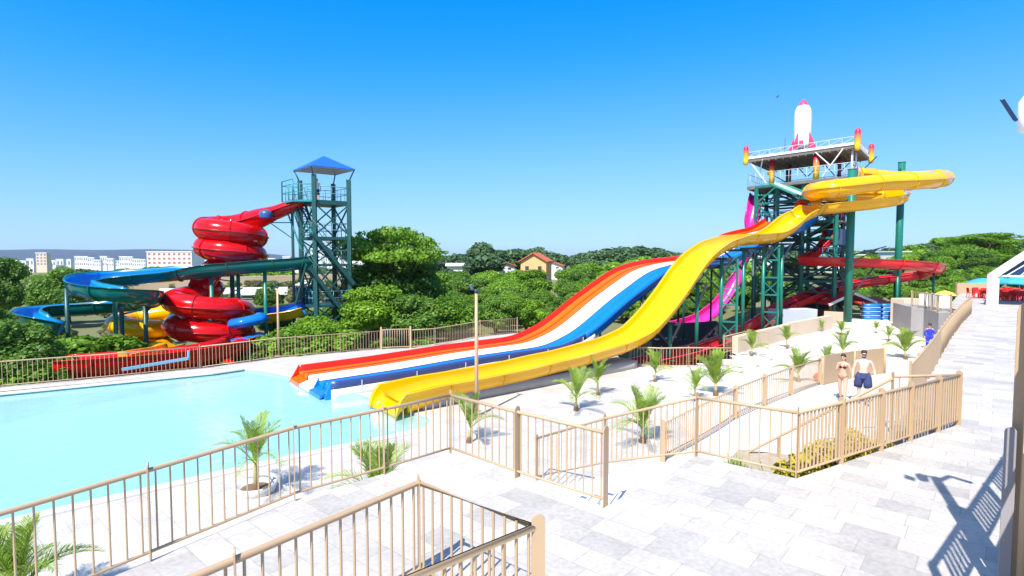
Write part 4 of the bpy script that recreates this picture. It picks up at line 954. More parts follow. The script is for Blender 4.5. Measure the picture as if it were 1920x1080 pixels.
PROTO['umbrella'] = make_tree('spreading_tree', 't', 4.0, 2.4, 4.8, 22, 7000, .17, LEAF_A, 11, spread=.9, flatt=.45)
PROTO['bush'] = make_tree('bush', 't', 1.25, 1.7, .05, 12, 3000, .13, LEAF_A, 12, cat='bush')
PROTO['bushmid'] = make_tree('bush', 't', 1.3, 1.8, .05, 12, 3000, .13, LEAF_B, 13, cat='bush')
HT = {}
for k_, r_ in PROTO.items():
    me_ = [c for c in kids(r_) if c.name.startswith('crown')][0].data; zz_ = np.empty(len(me_.vertices)*3); me_.vertices.foreach_get('co', zz_); HT[k_] = float(np.percentile(zz_[2::3], 99))
def tpx(kind, px, ytop, Y, rz=None, label='', group=None, wmul=1.0, hk=None):
    """tree whose crown top reaches the given sight line at distance Y"""
    h0 = HT[kind]
    q = P(px, ytop, Y); g0 = T(q.x, q.y); s = max(.35, (q.z-g0)/h0)
    return tree_at(kind, (q.x, q.y, g0), rz if rz is not None else px*.37, (s*wmul, s*wmul, s), label, group)
# named trees
tpx('umbrella', 738, 430, 47, .4, 'tall spreading tree with a flat airy crown just right of the canopied tower')
tpx('mid1', 705, 470, 46.5, 1, 'dark dense tree under the flat-crowned spreading tree')
tpx('mid2', 760, 478, 49, 2, 'dark dense tree to the right below the flat-crowned spreading tree')
tpx('fresh1', 700, 540, 42, .7, 'broad green tree right beside the legs of the canopied tower', wmul=1.3)
tpx('mid2', 775, 556, 41.5, 2.2, 'dark bushy tree behind the beige gate', wmul=1.3)
tpx('fresh2', 845, 560, 42.5, 2.9, 'rounded green tree left of the lamp pole behind the fence', wmul=1.25)
tpx('mid1', 930, 560, 45, .2, 'bushy tree right of the lamp pole behind the fence', wmul=1.2)
tpx('fresh1', 1000, 566, 47, 1.2, 'bushy green tree where the fence meets the orange lane', wmul=1.2)
tpx('mid1', 2, 488, 60, 1, 'dark tree at the left edge of the picture, level with the city', wmul=.8)
tpx('mid1', 105, 505, 60, 1.5, 'leafy green tree left of the first bend of the teal flume', wmul=1.1)
tpx('mid2', 18, 604, 27.5, 2.6, 'dark bush tree at the left edge behind the far fence', wmul=1.1)
tpx('mid1', -40, 575, 31, 2.0, 'green tree cut by the left edge of the picture', wmul=.9)
tpx('bush', 140, 636, 30.5, .5, 'bright green bush behind the far fence at the left end of the red run-out flume', wmul=1.6)
tpx('bush', 75, 672, 27.4, 1.9, 'small bright bush by the far fence, left of the bigger bright bush', wmul=1.5)
tpx('fresh2', 585, 600, 36, .5, 'low leafy green tree in front of the canopied tower', wmul=1.6)
tpx('bush', 545, 622, 33.5, 2.5, 'light green bush behind the fence beside the far lamp pole', wmul=1.7)
tpx('bush', 625, 618, 36, 1.1, 'light green bush behind the fence below the stairs of the canopied tower', wmul=1.8)
tpx('bushmid', 380, 655, 32, 1, 'bush behind the fence below the red coils', wmul=1.6)
tpx('bushmid', 480, 650, 33.5, 2, 'bush between the red coils and the far lamp pole', wmul=1.8)
tpx('far1', 907, 458, 120, .3, 'big rounded dark tree on the skyline above the white roofs', wmul=1.0)
tpx('far2', 1007, 466, 150, .9, 'small rounded skyline tree above the orange house')
tpx('umbrella', 1855, 438, 118, .2, 'flat-topped tree on the crest of the wooded hill at the right', wmul=1.9)
tpx('mid1', 1640, 540, 62, .6, 'dark tree behind the red roofed hut')
tpx('mid2', 1590, 545, 58, 1.9, 'dark tree between the masts behind the red roofed hut')
# the wood behind the slides: trees nobody could tell apart share a label
rr = random.Random(3)
def wood(n, xr, yr, top, kinds, label, group, wm=(1.0, 1.35)):
    for i in range(n):
        for _ in range(40):
            Y = rr.uniform(*yr); px = rr.uniform(*xr)
            X = (px-960)/F*Y
            if all((X-a)**2+(Y-b)**2 > (c*.8)**2 for a, b, c in PLACED): break
        yt = top(px, Y)+rr.uniform(-8, 8)*45/Y
        tpx(rr.choice(kinds), px, yt, Y, rr.uniform(0, 6.28), label, group, rr.uniform(*wm)); PLACED.append((X, Y, 2.4 if Y < 80 else 4))
PLACED = []
def smo(y0, y1, Y, a, b): return a+(b-a)*smooth(y0, y1, Y)
wood(56, (780, 1340), (46, 86), lambda px, Y: smo(47, 84, Y, 560, 512 if px < 1045 else 500), ['fresh1', 'fresh2', 'fresh1', 'fresh2', 'mid1'], 'bushy tree in the bright green wood behind the lane slide', 'trees of the wood behind the slides')
wood(26, (800, 1420), (88, 125), lambda px, Y: smo(85, 125, Y, 512, 507) if px < 1045 else smo(85, 125, Y, 502, 486), ['far3', 'far1', 'far3'], 'tree in the further part of the wood in front of the houses', 'trees before the far houses')
wood(56, (790, 1500), (140, 205), lambda px, Y: 472+7*math.sin(px*.025)+(5 if px < 1000 else 0), ['far1', 'far2'], 'dark tree on the skyline behind the far houses', 'skyline trees', (1.2, 1.8))
wood(16, (1225, 1640), (55, 72), lambda px, Y: smo(50, 70, Y, 575, 530), ['mid1', 'mid2', 'fresh1'], 'tree seen between the steel legs of the rocket tower', 'trees behind the rocket tower')
wood(10, (1200, 1420), (54, 60), lambda px, Y: 590, ['mid2', 'fresh1', 'mid1'], 'low dark tree in the gap under the yellow slide', 'trees under the yellow slide')
wood(44, (1600, 1990), (66, 125), lambda px, Y: smo(62, 125, Y, 545, 476-22*smooth(1640, 1850, px)+16*smooth(1870, 1930, px)), ['fresh1', 'far3', 'fresh2', 'far3', 'mid2'], 'leafy tree on the wooded hillside at the right', 'trees on the right hillside', (1.15, 1.6))
wood(34, (1540, 1990), (126, 165), lambda px, Y: 472-28*smooth(1620, 1850, px)+22*smooth(1868, 1925, px), ['far1', 'far2', 'far3'], 'tree on the crest of the wooded hill at the right', 'trees on the crest of the hill', (1.2, 1.6))
wood(14, (1690, 2000), (56, 66), lambda px, Y: 543, ['fresh2', 'mid2', 'fresh1'], 'tree at the foot of the right hillside behind the terrace', 'trees at the foot of the hillside', (1.0, 1.4))
wood(17, (-60, 420), (58, 125), lambda px, Y: smo(58, 125, Y, 556, 518), ['olive', 'olive', 'olive', 'fresh2'], 'scrubby tree in the dry field at the left', 'trees of the left field', (1.0, 1.5))
wood(22, (130, 700), (130, 190), lambda px, Y: 505, ['far1', 'far2', 'far3'], 'low tree in front of the far city', 'trees before the far city', (1.2, 1.8))
wood(12, (-80, 330), (44, 56), lambda px, Y: 612, ['olive', 'mid2', 'mid1'], 'dark tree beneath the teal flume', 'trees beneath the teal flume', (1.0, 1.3))
wood(12, (470, 720), (46, 60), lambda px, Y: 575, ['fresh1', 'mid2', 'fresh2'], 'tree behind the legs of the canopied tower', 'trees behind the canopied tower', (1.0, 1.3))
wood(12, (430, 700), (70, 120), lambda px, Y: 548-Y*.2, ['olive', 'mid1', 'far3'], 'tree in the field seen past the canopied tower', 'trees of the middle field')
wood(9, (-60, 260), (31, 38), lambda px, Y: 640, ['olive', 'bushmid', 'bush'], 'low bush behind the left end of the far fence', 'bushes behind the far fence', (1.1, 1.6))
wood(10, (480, 1000), (35, 40), lambda px, Y: 640, ['bush', 'bushmid', 'bush'], 'leafy bush right behind the far fence', 'bushes behind the middle of the far fence', (1.5, 2.2))
for k, r in PROTO.items():
    if '_u' in r: del r['_u']
for o in bpy.data.objects:
    if '_u' in o: del o['_u']

# palms
PALM = leaf_mat('palm_leaf', (.12, .24, .02), (.42, .56, .08), 3)
PALMD = mat('palm_stem', (.34, .30, .12), .7, .2, 8); FIB = mat('palm_fibre', (.16, .09, .05), .9, .3, 12)
def frond_mesh(L_, lift, droop, seed, nl=34, lw=.011, ll=.38):
    r = random.Random(seed); m = MB(); pts = []
    for i in range(15):
        t = i/14; pts.append(Vector((L_*t*math.cos(lift)*(1+.35*t*t), 0, L_*(t*math.sin(lift)-droop*t*t*t))))
    m.tube(pts, [.016*(1-.85*i/14)+.002 for i in range(15)], 5)
    for i in range(nl):
        t = .16+.84*i/(nl-1); k = t*14; j = min(13, int(k)); p = pts[j].lerp(pts[j+1], k-j); tg = (pts[j+1]-pts[j]).normalized(); up_ = Vector((-tg.z, 0, tg.x))
        l_ = ll*(math.sin(math.pi*min(1, .22+.70*t))**.8)*r.uniform(.8, 1.12)
        for s in (-1, 1):
            d = (tg*r.uniform(.9, 1.35)+Vector((0, s*.8, 0))+up_*r.uniform(.15, .5)).normalized(); mid = p+d*l_*.5; e = p+d*l_+Vector((0, 0, -.16*l_)); w = tg*lw
            m.add([p-w*.5, p+w*.5, mid+w, e, mid-w], [(0, 1, 2, 4), (4, 2, 3)])
    return m
_fr = {}
def palm_proto(nm, h, nf, L_, seed, bushy=False, cat='palm'):
    r = thing(nm, 'p', cat); R_ = random.Random(seed)
    m = MB().tube([(0, 0, -.1), (.01, 0, h*.5), (.03, .01, h)], [.07, .05, .035], 8)
    obj('trunk', m, PALMD, r)
    obj('root_base', MB().lathe([(.10, -.05), (.085, .08), (.055, .18), (.0, .2)], (0, 0, 0), 10), FIB, r)
    for i in range(nf):
        k = i % 5; key = (nm, k)
        if key not in _fr:
            lift = R((80, 68, 56, 40, 74)[k]); _fr[key] = frond_mesh(L_*(1, .98, .95, .85, 1.05)[k], lift, (.12, .22, .38, .5, .18)[k], seed+k).mesh('frond'); _fr[key].materials.append(PALM)
        o = obj('frond', _fr[key], PALM, r); o.location = (.03, .01, h*R_.uniform(.82, 1.0)); o.rotation_euler = (0, 0, i*2.4+R_.uniform(-.3, .3))
    return r
PA = palm_proto('palm', .7, 13, 1.2, 21); PB = palm_proto('palm', .5, 11, 1.35, 31); PC = palm_proto('palm', .4, 17, 1.1, 41)
_pu = set()
def palm(px, py, top, kind, label, z=None, rz=None, p=None):
    q = p if p is not None else (GL(px, py) if z is None else G(px, py, z)); pr = {'a': PA, 'b': PB, 'c': PC}[kind]; h0 = {'a': 1.85, 'b': 1.8, 'c': 1.5}[kind]
    zt = P(px, top, q.y).z; s = (zt-q.z)/h0
    if kind in _pu: r = dup(pr, q, rz or px*.9, s, label)
    else: _pu.add(kind); r = pr; place(r, q, rz or px*.9, s, label)
    r['group'] = 'young palms'; return q
palm(480, 918, 768, 'a', 'young palm in a round white planter bowl by the pool edge', z=-1.9)
q = G(480, 922, -2)+Vector((0, 0, -.12))
r_ = thing('planter_bowl', 'round white planter bowl by the pool edge', 'planter', q)
obj('bowl', MB().lathe([(.30, 0), (.42, .12), (.48, .30), (.46, .33), (.40, .30), (.30, .18), (0, .17)], q, 32), mat('white_stone_bowl', (.62, .6, .58), .7, .06, 4, .1), r_)
obj('soil', MB().lathe([(.40, .2), (.3, .23), (0, .24)], q, 20), mat('soil', (.16, .11, .07), .95, .3, 6), r_)
palm(705, 0, 822, 'c', 'low wild palm clump right behind the long left run of railing', p=Vector((-2.75, 11.3, -2)))
palm(0, 0, 968, 'c', 'palm at the bottom left corner of the picture, behind the railing', p=Vector((-7.6, 8.3, -2)), rz=1)
palm(880, 830, 716, 'b', 'young palm in front of the yellow slide mouth, beside the lamp pole')
palm(1080, 770, 674, 'b', 'young palm with drooping fronds below the middle of the yellow slide')
palm(1121, 741, 668, 'a', 'young palm just right of the palm with drooping fronds')
palm(1205, 830, 720, 'c', 'dense dark green young palm in the white sand behind the steps')
palm(1228, 716, 646, 'b', 'young palm in front of the pale railing of the red flume exit')
palm(1303, 752, 686, 'a', 'young palm at the right end of the pale railing, the nearer of the two')
palm(1342, 742, 655, 'c', 'young palm at the right end of the pale railing, the taller one')
palm(1497, 716, 652, 'c', 'bushy yellowish palm behind the corner of the lower path fence')
palm(1475, 654, 606, 'a', 'small palm in front of the low tan planter wall', rz=1)
palm(1409, 668, 610, 'b', 'small palm beside the foot of the red flume')
palm(1551, 690, 640, 'b', 'palm with spreading fronds behind the woman')
palm(1580, 672, 610, 'b', 'large open palm between the couple and the big mast', rz=.5)
palm(1540, 622, 598, 'a', 'tiny palm on the tan planter beside the hut')
palm(1577, 628, 600, 'c', 'small palm left of the foot of the big mast')
palm(1643, 625, 600, 'a', 'tiny palm in front of the blue shelves')
palm(1666, 640, 605, 'b', 'small thin palm below the beige block')
palm(1698, 674, 614, 'c', 'broad bright green palm beside the grey wall', rz=2)
# yellow-green shrubs in the sunken planting
YSH = leaf_mat('yellow_leaf', (.34, .34, .03), (.78, .62, .07), 4)
sh = thing('shrub', 's', 'shrub', group='yellow-green shrubs in the sunken planting'); obj('foliage', leaf_cloud(crown_blobs(.45, .75, 9, 5), 900, .07, seed=9), YSH, sh); obj('stem', MB().rod((0, 0, -.1), (0, 0, .4), .03), BARK, sh)
spots = [(1575, 812), (1600, 806), (1625, 800), (1650, 792), (1548, 834), (1585, 838), (1620, 826)]
for i, (px, py) in enumerate(spots):
    q = G(px, py, -.1); q = C1.lerp(C2, .16+.085*i)+Vector((-.35, .62+.1*(i % 3), -.94))
    if i == 0: place(sh, q, 0, 1.1, 'yellow-green shrub behind the bars of the long railing')
    else: dup(sh, q, i*1.3, 1.0+.15*(i % 3), 'yellow-green shrub behind the bars of the long railing')
tf = thing('grass_tuft', 'g', 'grass tuft', group='grass tufts at the railing'); m = MB(); rr = random.Random(8)
for k in range(38):
    a = rr.uniform(0, 6.28); l_ = rr.uniform(.25, .55); o = Vector((rr.uniform(-.12, .12), rr.uniform(-.12, .12), 0)); e = o+Vector((math.cos(a)*l_*.6, math.sin(a)*l_*.6, l_)); w = Vector((-math.sin(a), math.cos(a), 0))*.012
    m.add([o-w, o+w, o.lerp(e, .55)+w+Vector((0, 0, .06)), e, o.lerp(e, .55)-w+Vector((0, 0, .06))], [(0, 1, 2, 4), (4, 2, 3)])
obj('blades', m, PALM, tf)
place(tf, Q2.lerp(C1, .42)+Vector((.1, .3, -.3)), 0, .75, 'grass tuft at the bottom rail of the short left railing run')
dup(tf, Q2.lerp(C1, .52)+Vector((.1, .33, -.3)), 1, .6, 'smaller grass tuft next to the tuft at the bottom rail')
dup(tf, Vector((4.5, 9.55, -.95)), 1, 1.5, 'spiky dark plant below the corner post of the sunken planting')
# ================================================================ right-hand side structures
# grey retaining bastion with railing
a, b = P(1708, 600, 37.0), P(1800, 600, 32.6)
w0, w1 = Vector((26.35, 37.0)), Vector((26.3, 32.4))
bast = [(26.3, 37.0), (26.6, 36.0), (27.2, 35.2), (28.0, 34.4), (28.3, 35.2), (29.3, 37.4), (28.5, 39.5), (26.6, 39.5)]
wa = P(1708, 600, 37.2); wb = P(1782, 600, 33.6)
pts = [Vector((wa.x, wa.y)), Vector((wa.x+.25, wa.y-.8)), Vector((wb.x-.9, wb.y-.25)), Vector((wb.x, wb.y)), Vector((wb.x+2.6, wb.y+3.3)), Vector((wa.x+1.5, wa.y+4))]
solo('retaining_wall', MB().prism(pts, -4, .28), CONC, 'grey concrete retaining wall below the terrace, behind the person in blue', 'wall', bevel=.02)
rp_ = [Vector((p.x, p.y, .28)) for p in (pts[0], pts[1], pts[2], pts[3])]
rp_ = [p+Vector((.15, .2, 0)) for p in rp_]
fence('beige railing on top of the grey retaining wall', rp_, along(rp_, 1.3), pw=.09, pth=.06, sp=.16, H=1.0, rr=.03)
for i in range(3):
    p = rp_[1].lerp(rp_[3], .12+.3*i)+Vector((.25, .35, 0)); 
    solo('white_sunshade_cloth', MB().box(p+Vector((0, 0, .55)), (.95, .06, .75), -.2, .05), WHITE, ('white cloth panel behind the railing on the grey wall, leftmost', 'white cloth panel behind the railing on the grey wall, middle one', 'white cloth panel behind the railing on the grey wall, rightmost')[i], 'panel')
q = P(1699, 603, 43)
solo('beige_block', MB().box((q.x, q.y, q.z+.75), (1.75, 1.2, 2.1), .2), CREAM, 'plain beige rendered block between the blue shelves and the grey wall', 'kiosk', bevel=.03)
q = P(1690, 612, 41); solo('low_kerb', MB().box((q.x-.2, q.y, q.z-.25), (4.4, 1.2, .5), .05), SANDM, 'low white kerb in front of the beige block', 'kerb', bevel=.05)
# hut with red roof
h0 = P(1590, 603, 46); hr = thing('hut', 'open hut with a red gabled roof and white trim beside the big mast', 'hut', h0)
ax = Vector((.93, .36, 0)); ay = Vector((-.36, .93, 0)); e0 = h0+Vector((0, 0, 0))
for u in (-2.3, 2.3):
    for v in (0, 3.0): obj('post', MB().beam(e0+ax*u*.9+ay*v, e0+ax*u*.9+ay*v+Vector((0, 0, 1.75)), .16), mat('orange_brown_wood', (.42, .16, .06), .7, .2, 5), hr)
for s in (-1, 1):
    A = [e0+ax*s*2.75-ay*.4+Vector((0, 0, 1.5)), e0-ay*.4+Vector((0, 0, 2.35)), e0+ay*3.4+Vector((0, 0, 2.35)), e0+ax*s*2.75+ay*3.4+Vector((0, 0, 1.5))]
    up2 = Vector((0, 0, .1)); obj('roof_slope', MB().add([p for p in A]+[p+up2 for p in A], [(0, 1, 2, 3), (7, 6, 5, 4), (0, 4, 5, 1), (1, 5, 6, 2), (2, 6, 7, 3), (3, 7, 4, 0)]), mat('red_roof', (.50, .03, .03), .6, .15, 6), hr)
    obj('gable_trim', MB().beam(A[0]-ay*.05, A[1]-ay*.05+Vector((0, 0, .03)), .08, .2), WHITE, hr)
obj('counter', MB().box(e0+ay*1.2+Vector((0, 0, .5)), (3.4, .5, 1.0), .36), mat('dark_wood', (.10, .06, .05), .7, .2, 5), hr)
obj('back_wall', MB().box(e0+ay*2.9+Vector((0, 0, .8)), (3.8, .08, 1.4), .36), mat('dark_wood2', (.05, .05, .06), .7), hr)
# second roof to the right
q = P(1628, 572, 50); solo('red_roof_shelter', MB().box(q+Vector((.5, 0, .2)), (3.6, 2.6, .12), .3, .3).rod(q+Vector((-.9, -1, .1)), q+Vector((-.9, -1, -2)), .07).rod(q+Vector((1.8, -.3, .3)), q+Vector((1.8, -.3, -2)), .07), MT['red_roof'], 'smaller red shelter roof behind the big mast', 'shelter')
# blue raft shelves
for i, (px, w_) in enumerate(((1634, 1.5), (1660, 1.1))):
    q = P(px, 598, 44.5); r_ = thing('float_rack', ('rack piled with blue floats, the left and wider one', 'rack piled with blue floats, next to the beige block')[i], 'rack', q)
    for s in (-1, 1): obj('upright', MB().beam(q+Vector((s*w_*.5, 0, -.3)), q+Vector((s*w_*.5, 0, 1.35)), .08), DARKST, r_)
    for k in range(4): obj('float', MB().tube([q+Vector((-w_*.47, -.1, .1+.33*k)), q+Vector((w_*.47, -.1, .1+.33*k))], .14, 10), mat('blue_vinyl', (.01, .2, .62), .35), r_)
    for k in range(4): obj('shelf', MB().box(q+Vector((0, 0, -.05+.33*k)), (w_, .5, .03)), RAIL_W, r_)
# low planter walls with green
def lowwall(px0, y0, px1, y1, h, label, mt=CREAM, th=.35):
    a, b = GL(px0, y0), GL(px1, y1); m = MB(); m.beam(a+Vector((0, 0, h/2-.2)), b+Vector((0, 0, h/2-.2)), th, h+.4)
    return solo('planter_wall', m, mt, label, 'low wall')
lowwall(1378, 662, 1478, 634, .95, 'low tan planter wall in front of the tower legs')
lowwall(1480, 632, 1556, 616, .95, 'low tan planter wall running on towards the red roofed hut')
lowwall(1545, 600, 1594, 603, .7, 'low pinkish wall in front of the hut', mat('pink_render', (.62, .44, .34), .8))
lowwall(1604, 618, 1625, 612, .5, 'small white block at the foot of the big mast', WHITE, .6)
q = P(1470, 606, 41); solo('white_tent', MB().box(q+Vector((.6, 0, .3)), (3.2, 1.2, 1.5), .2), mat('pale_grey_sheet', (.55, .58, .64), .7, .1, 2), 'pale grey and white sheet wall between the tower legs', 'screen')
q = P(1452, 618, 40.5); solo('grass_patch', MB().box(q+Vector((.8, 0, -.2)), (4.2, 1.6, .5), .2), mat('lawn', (.10, .20, .02), .9, .3, 5, .5, 60), 'patch of lawn behind the low tan planter wall', 'lawn')
# toy-like red and yellow thing behind the lower fence
q = GL(1552, 718); r_ = thing('ride_on_toy', 'red and yellow plastic toy behind the lower path fence', 'toy', q+Vector((.1, 1.0, 0)))
obj('body', MB().lathe([(.2, 0), (.3, .1), (.3, .2), (.2, .32), (0, .35)], q+Vector((-.1, .35, 0)), 14), RED, r_); obj('top', MB().lathe([(.2, .3), (.24, .38), (.14, .48), (0, .5)], q+Vector((.25, .4, 0)), 14), YEL, r_)
# short bollards / rope posts on the sand
bo = None
for i, (px, py) in enumerate(((1391, 700), (1421, 688), (1447, 676), (1352, 716))):
    q = GL(px, py)
    if not bo:
        bo = thing('marker_post', 'short pale post standing in the white sand', 'post', q, 'short pale posts in the sand'); obj('post', MB().rod(q, q+Vector((0, 0, .75)), .03), RAIL_W, bo); obj('foot', MB().box(q+Vector((0, 0, .03)), (.16, .16, .06)), CONC, bo)
    else: dup(bo, q)
for i, (px, py, w_) in enumerate(((1100, 741, .5), (1137, 746, .45), (1062, 775, .35), (1098, 777, .35), (1375, 690, .5), (1250, 722, .4), (1226, 833, .3))):
    q = GL(px, py); m = MB(); bm_ = [(w_*.5, -.02), (w_*.45, .08), (w_*.25, .14), (0, .15)]; m.lathe(bm_, q, 8)
    solo('white_rock', m, mat('white_rock', (.66, .62, .6), .85, .15, 8, .4, 20), 'white stone lying in the sand among the young palms', 'rock', 'white stones in the sand')
# ================================================================ awning pavilion, far right
pa_, pb_ = P(1860, 573, 42), P(1860, 516, 42); ar = thing('pavilion', 'white steel pavilion frame with dark blue glass at the right edge', 'pavilion', (pa_.x, pa_.y, 0))
A = Vector((pa_.x, pa_.y, 0)); tp_ = pb_.z; dx = Vector((.75, -.66, 0)); dy = Vector((.66, .75, 0)); W2 = 4.6; AP = 4.1
for v in (0, 5):
    for u in (0, W2*2): obj('post', MB().beam(A+dx*u+dy*v, A+dx*u+dy*v+Vector((0, 0, tp_+.1)), .5), WHITE, ar)
    for s in (0, 1):
        p0 = A+dx*(0 if s == 0 else W2*2)+dy*v+Vector((0, 0, tp_)); p1 = A+dx*W2+dy*v+Vector((0, 0, tp_+AP)); obj('rafter', MB().beam(p0, p1, .5, .5), WHITE, ar)
    obj('tie_beam', MB().beam(A+dx*.25+dy*v+Vector((0, 0, tp_-.05)), A+dx*(W2*2-.25)+dy*v+Vector((0, 0, tp_-.05)), .1, .12), WHITE, ar)
gm2 = mat('dark_blue_glass', (.012, .045, .13), .12, .1, .5)
q = [A+dx*.5+dy*.1+Vector((0, 0, tp_+.05)), A+dx*(W2*2-.5)+dy*.1+Vector((0, 0, tp_+.05)), A+dx*W2+dy*.1+Vector((0, 0, tp_+AP-.3))]
obj('gable_glass', MB().add(q+[p+dy*.05 for p in q], [(0, 1, 2), (5, 4, 3), (0, 3, 4, 1), (1, 4, 5, 2), (2, 5, 3, 0)]), gm2, ar)
for k in range(1, 6):
    u = W2*2*k/12; z = AP*(u/W2); obj('glazing_bar', MB().beam(A+dx*u+dy*.05+Vector((0, 0, tp_)), A+dx*(u+1.6)+dy*.05+Vector((0, 0, tp_+min(AP, z+.9)-.25)), .07), RAIL_W, ar)
for s in (0, 1):
    p = [A+dx*(0 if s == 0 else W2*2)+Vector((0, 0, tp_+.28)), A+dx*W2+Vector((0, 0, tp_+AP+.28)), A+dx*W2+dy*5+Vector((0, 0, tp_+AP+.28)), A+dx*(0 if s == 0 else W2*2)+dy*5+Vector((0, 0, tp_+.28))]
    obj('roof_glass', MB().add(p+[v+Vector((0, 0, .04)) for v in p], [(0, 1, 2, 3), (7, 6, 5, 4), (0, 4, 5, 1), (1, 5, 6, 2), (2, 6, 7, 3), (3, 7, 4, 0)]), gm2, ar)
# umbrellas, chairs, tables
def umbrella(label):
    r = thing('parasol', label, 'parasol', group='light blue parasols on the far terrace')
    obj('pole', MB().rod((0, 0, 0), (0, 0, 2.3), .03), RAIL_W, r); n = 12; m = MB(); prof = [(0, 2.45), (.6, 2.33), (1.15, 2.12), (1.5, 1.92), (1.5, 1.80), (1.1, 2.02), (0, 2.36)]; m.lathe(prof, (0, 0, 0), n, False)
    obj('canopy', m, mat('sky_blue_canvas', (.05, .36, .62), .6, .1, 2), r); obj('base', MB().lathe([(.3, 0), (.3, .06), (.05, .1), (.03, .3)], (0, 0, 0), 14), CONC, r); return r
u0 = umbrella('u'); first = True
for i, (px, Y, s) in enumerate(((1842, 66, 1.1), (1872, 65, 1.15), (1896, 67, 1.1), (1922, 65, 1.2), (1910, 60, 1.25))):
    q = P(px, 570, Y); q.z = -1.45; lab = ('light blue parasol left of the white pavilion post', 'light blue parasol directly right of the white pavilion post', 'light blue parasol, second right of the pavilion post', 'light blue parasol cut by the right edge', 'taller light blue parasol nearer the pavilion')[i]
    if i == 0: place(u0, q, 0, s, lab)
    else: dup(u0, q, i, s, lab)
ch = thing('plastic_chair', 'red plastic chair standing on the far terrace under the parasols', 'chair', group='red plastic chairs on the far terrace')
RP = mat('red_plastic', (.68, .02, .015), .35, .06)
obj('seat', MB().box((0, 0, .44), (.46, .44, .04)), RP, ch, bevel=.01); obj('backrest', MB().box((0, .22, .68), (.46, .04, .42), 0, -.12), RP, ch, bevel=.01)
for sx_ in (-1, 1):
    for sy_ in (-1, 1): obj('leg', MB().beam((sx_*.2, sy_*.18, .43), (sx_*.24, sy_*.22, 0), .04), RP, ch)
    obj('armrest', MB().beam((sx_*.23, -.2, .66), (sx_*.23, .22, .68), .04).beam((sx_*.23, -.2, .66), (sx_*.23, -.2, .44), .04), RP, ch)
tb_ = thing('plastic_table', 'red square plastic table among the red chairs', 'table', group='red plastic tables on the far terrace')
obj('tabletop', MB().box((0, 0, .73), (.8, .8, .04)), RP, tb_, bevel=.01)
for sx_ in (-1, 1):
    for sy_ in (-1, 1): obj('leg', MB().beam((sx_*.34, sy_*.34, .71), (sx_*.37, sy_*.37, 0), .05), RP, tb_)
rr = random.Random(4); k = 0
for i, (px, Y) in enumerate([(1838, 50), (1849, 49), (1872, 49), (1884, 50.5), (1896, 48.5), (1908, 50), (1919, 48), (1880, 47), (1903, 46.5)]):
    q = P(px, 570, Y); q.z = .004
    if i == 0: place(tb_, q, .3)
    else: dup(tb_, q, .3+i*.2)
    for a in range(4):
        an = .3+i*.2+a*math.pi/2; c_ = Vector((q.x+math.sin(an)*.75, q.y-math.cos(an)*.75*-1, .004)); d = Vector((q.x-c_.x, q.y-c_.y)); rz = math.atan2(d.y, d.x)+math.pi/2
        if k == 0: place(ch, c_, rz)
        else: dup(ch, c_, rz)
        k += 1
m = MB().box((40.5, 47.6, .05), (13, 2.2, .08), -.1)
# side screen behind the chairs
solo('tan_wall', MB().box(P(1830, 552, 56)+Vector((0, 0, .3)), (4, .2, 1.7)), BEIGE, 'short tan wall behind the red chairs on the far terrace', 'wall')
# loungers/people hints on terrace: folded yellow parasol
q = P(1772, 552, 41); r_ = thing('folded_parasol', 'small yellow and pink parasol on the terrace behind the grey wall', 'parasol', (q.x, q.y, .28)); obj('pole', MB().rod((q.x, q.y, .0), (q.x, q.y, q.z+.25), .03), RAIL_W, r_); obj('canopy', MB().lathe([(0, .45), (.45, .3), (.7, .1), (.65, .08), (0, .36)], (q.x, q.y, q.z-.15), 12, False), mat('yellow_canvas', (.8, .55, .1), .7), r_)
# ================================================================ small canopy by the left tower
q = P(575, 533, 44); r_ = thing('parasol', 'white and blue parasol beside the lowest deck of the canopied tower', 'parasol', (q.x, q.y, .1)); obj('canopy', MB().lathe([(0, .35), (.7, .1), (.95, -.05), (.9, -.07), (0, .25)], q, 8, False), WHITE, r_); obj('pole', MB().rod((q.x, q.y, -1.0), (q.x, q.y, q.z+.3), .03), RAIL_W, r_)
q = P(576, 556, 43); solo('blue_kiosk', MB().box(q+Vector((0, 0, .1)), (1.3, 1.0, 1.3)), LBLU, 'small light blue box on the lowest deck of the canopied tower', 'box', bevel=.03)

# ================================================================ houses and city
def house(label, px, py, Y, w, dpt, h, rise, wall, roof, rz=0.0, win=True):
    q = P(px, py, Y); r = thing('house', label, 'house', q); c, s = math.cos(rz), math.sin(rz)
    def X(x, y, z): return q+Vector((x*c-y*s, x*s+y*c, z))
    obj('wall', MB().add([X(a, b, z) for z in (-3, h) for a, b in ((-w/2, 0), (w/2, 0), (w/2, dpt), (-w/2, dpt))]+[X(0, 0, h+rise), X(0, dpt, h+rise)], [(0, 1, 5, 4), (1, 2, 6, 5), (2, 3, 7, 6), (3, 0, 4, 7), (4, 5, 8), (6, 7, 9), (3, 2, 1, 0)]), wall, r)
    for sg in (-1, 1):
        p = [X(sg*(w/2+.4), -.5, h-.2), X(0, -.5, h+rise+.05), X(0, dpt+.5, h+rise+.05), X(sg*(w/2+.4), dpt+.5, h-.2)]
        obj('roof_slope', MB().add(p+[v+Vector((0, 0, .2)) for v in p], [(0, 1, 2, 3), (7, 6, 5, 4), (0, 4, 5, 1), (1, 5, 6, 2), (2, 6, 7, 3), (3, 7, 4, 0)]), roof, r)
    if win:
        for u in (-.25, .25): obj('window', MB().box(X(u*w, -.03, h*.55), (w*.14, .08, h*.25), rz), mat('window_dark', (.05, .06, .08), .2), r)
    return r
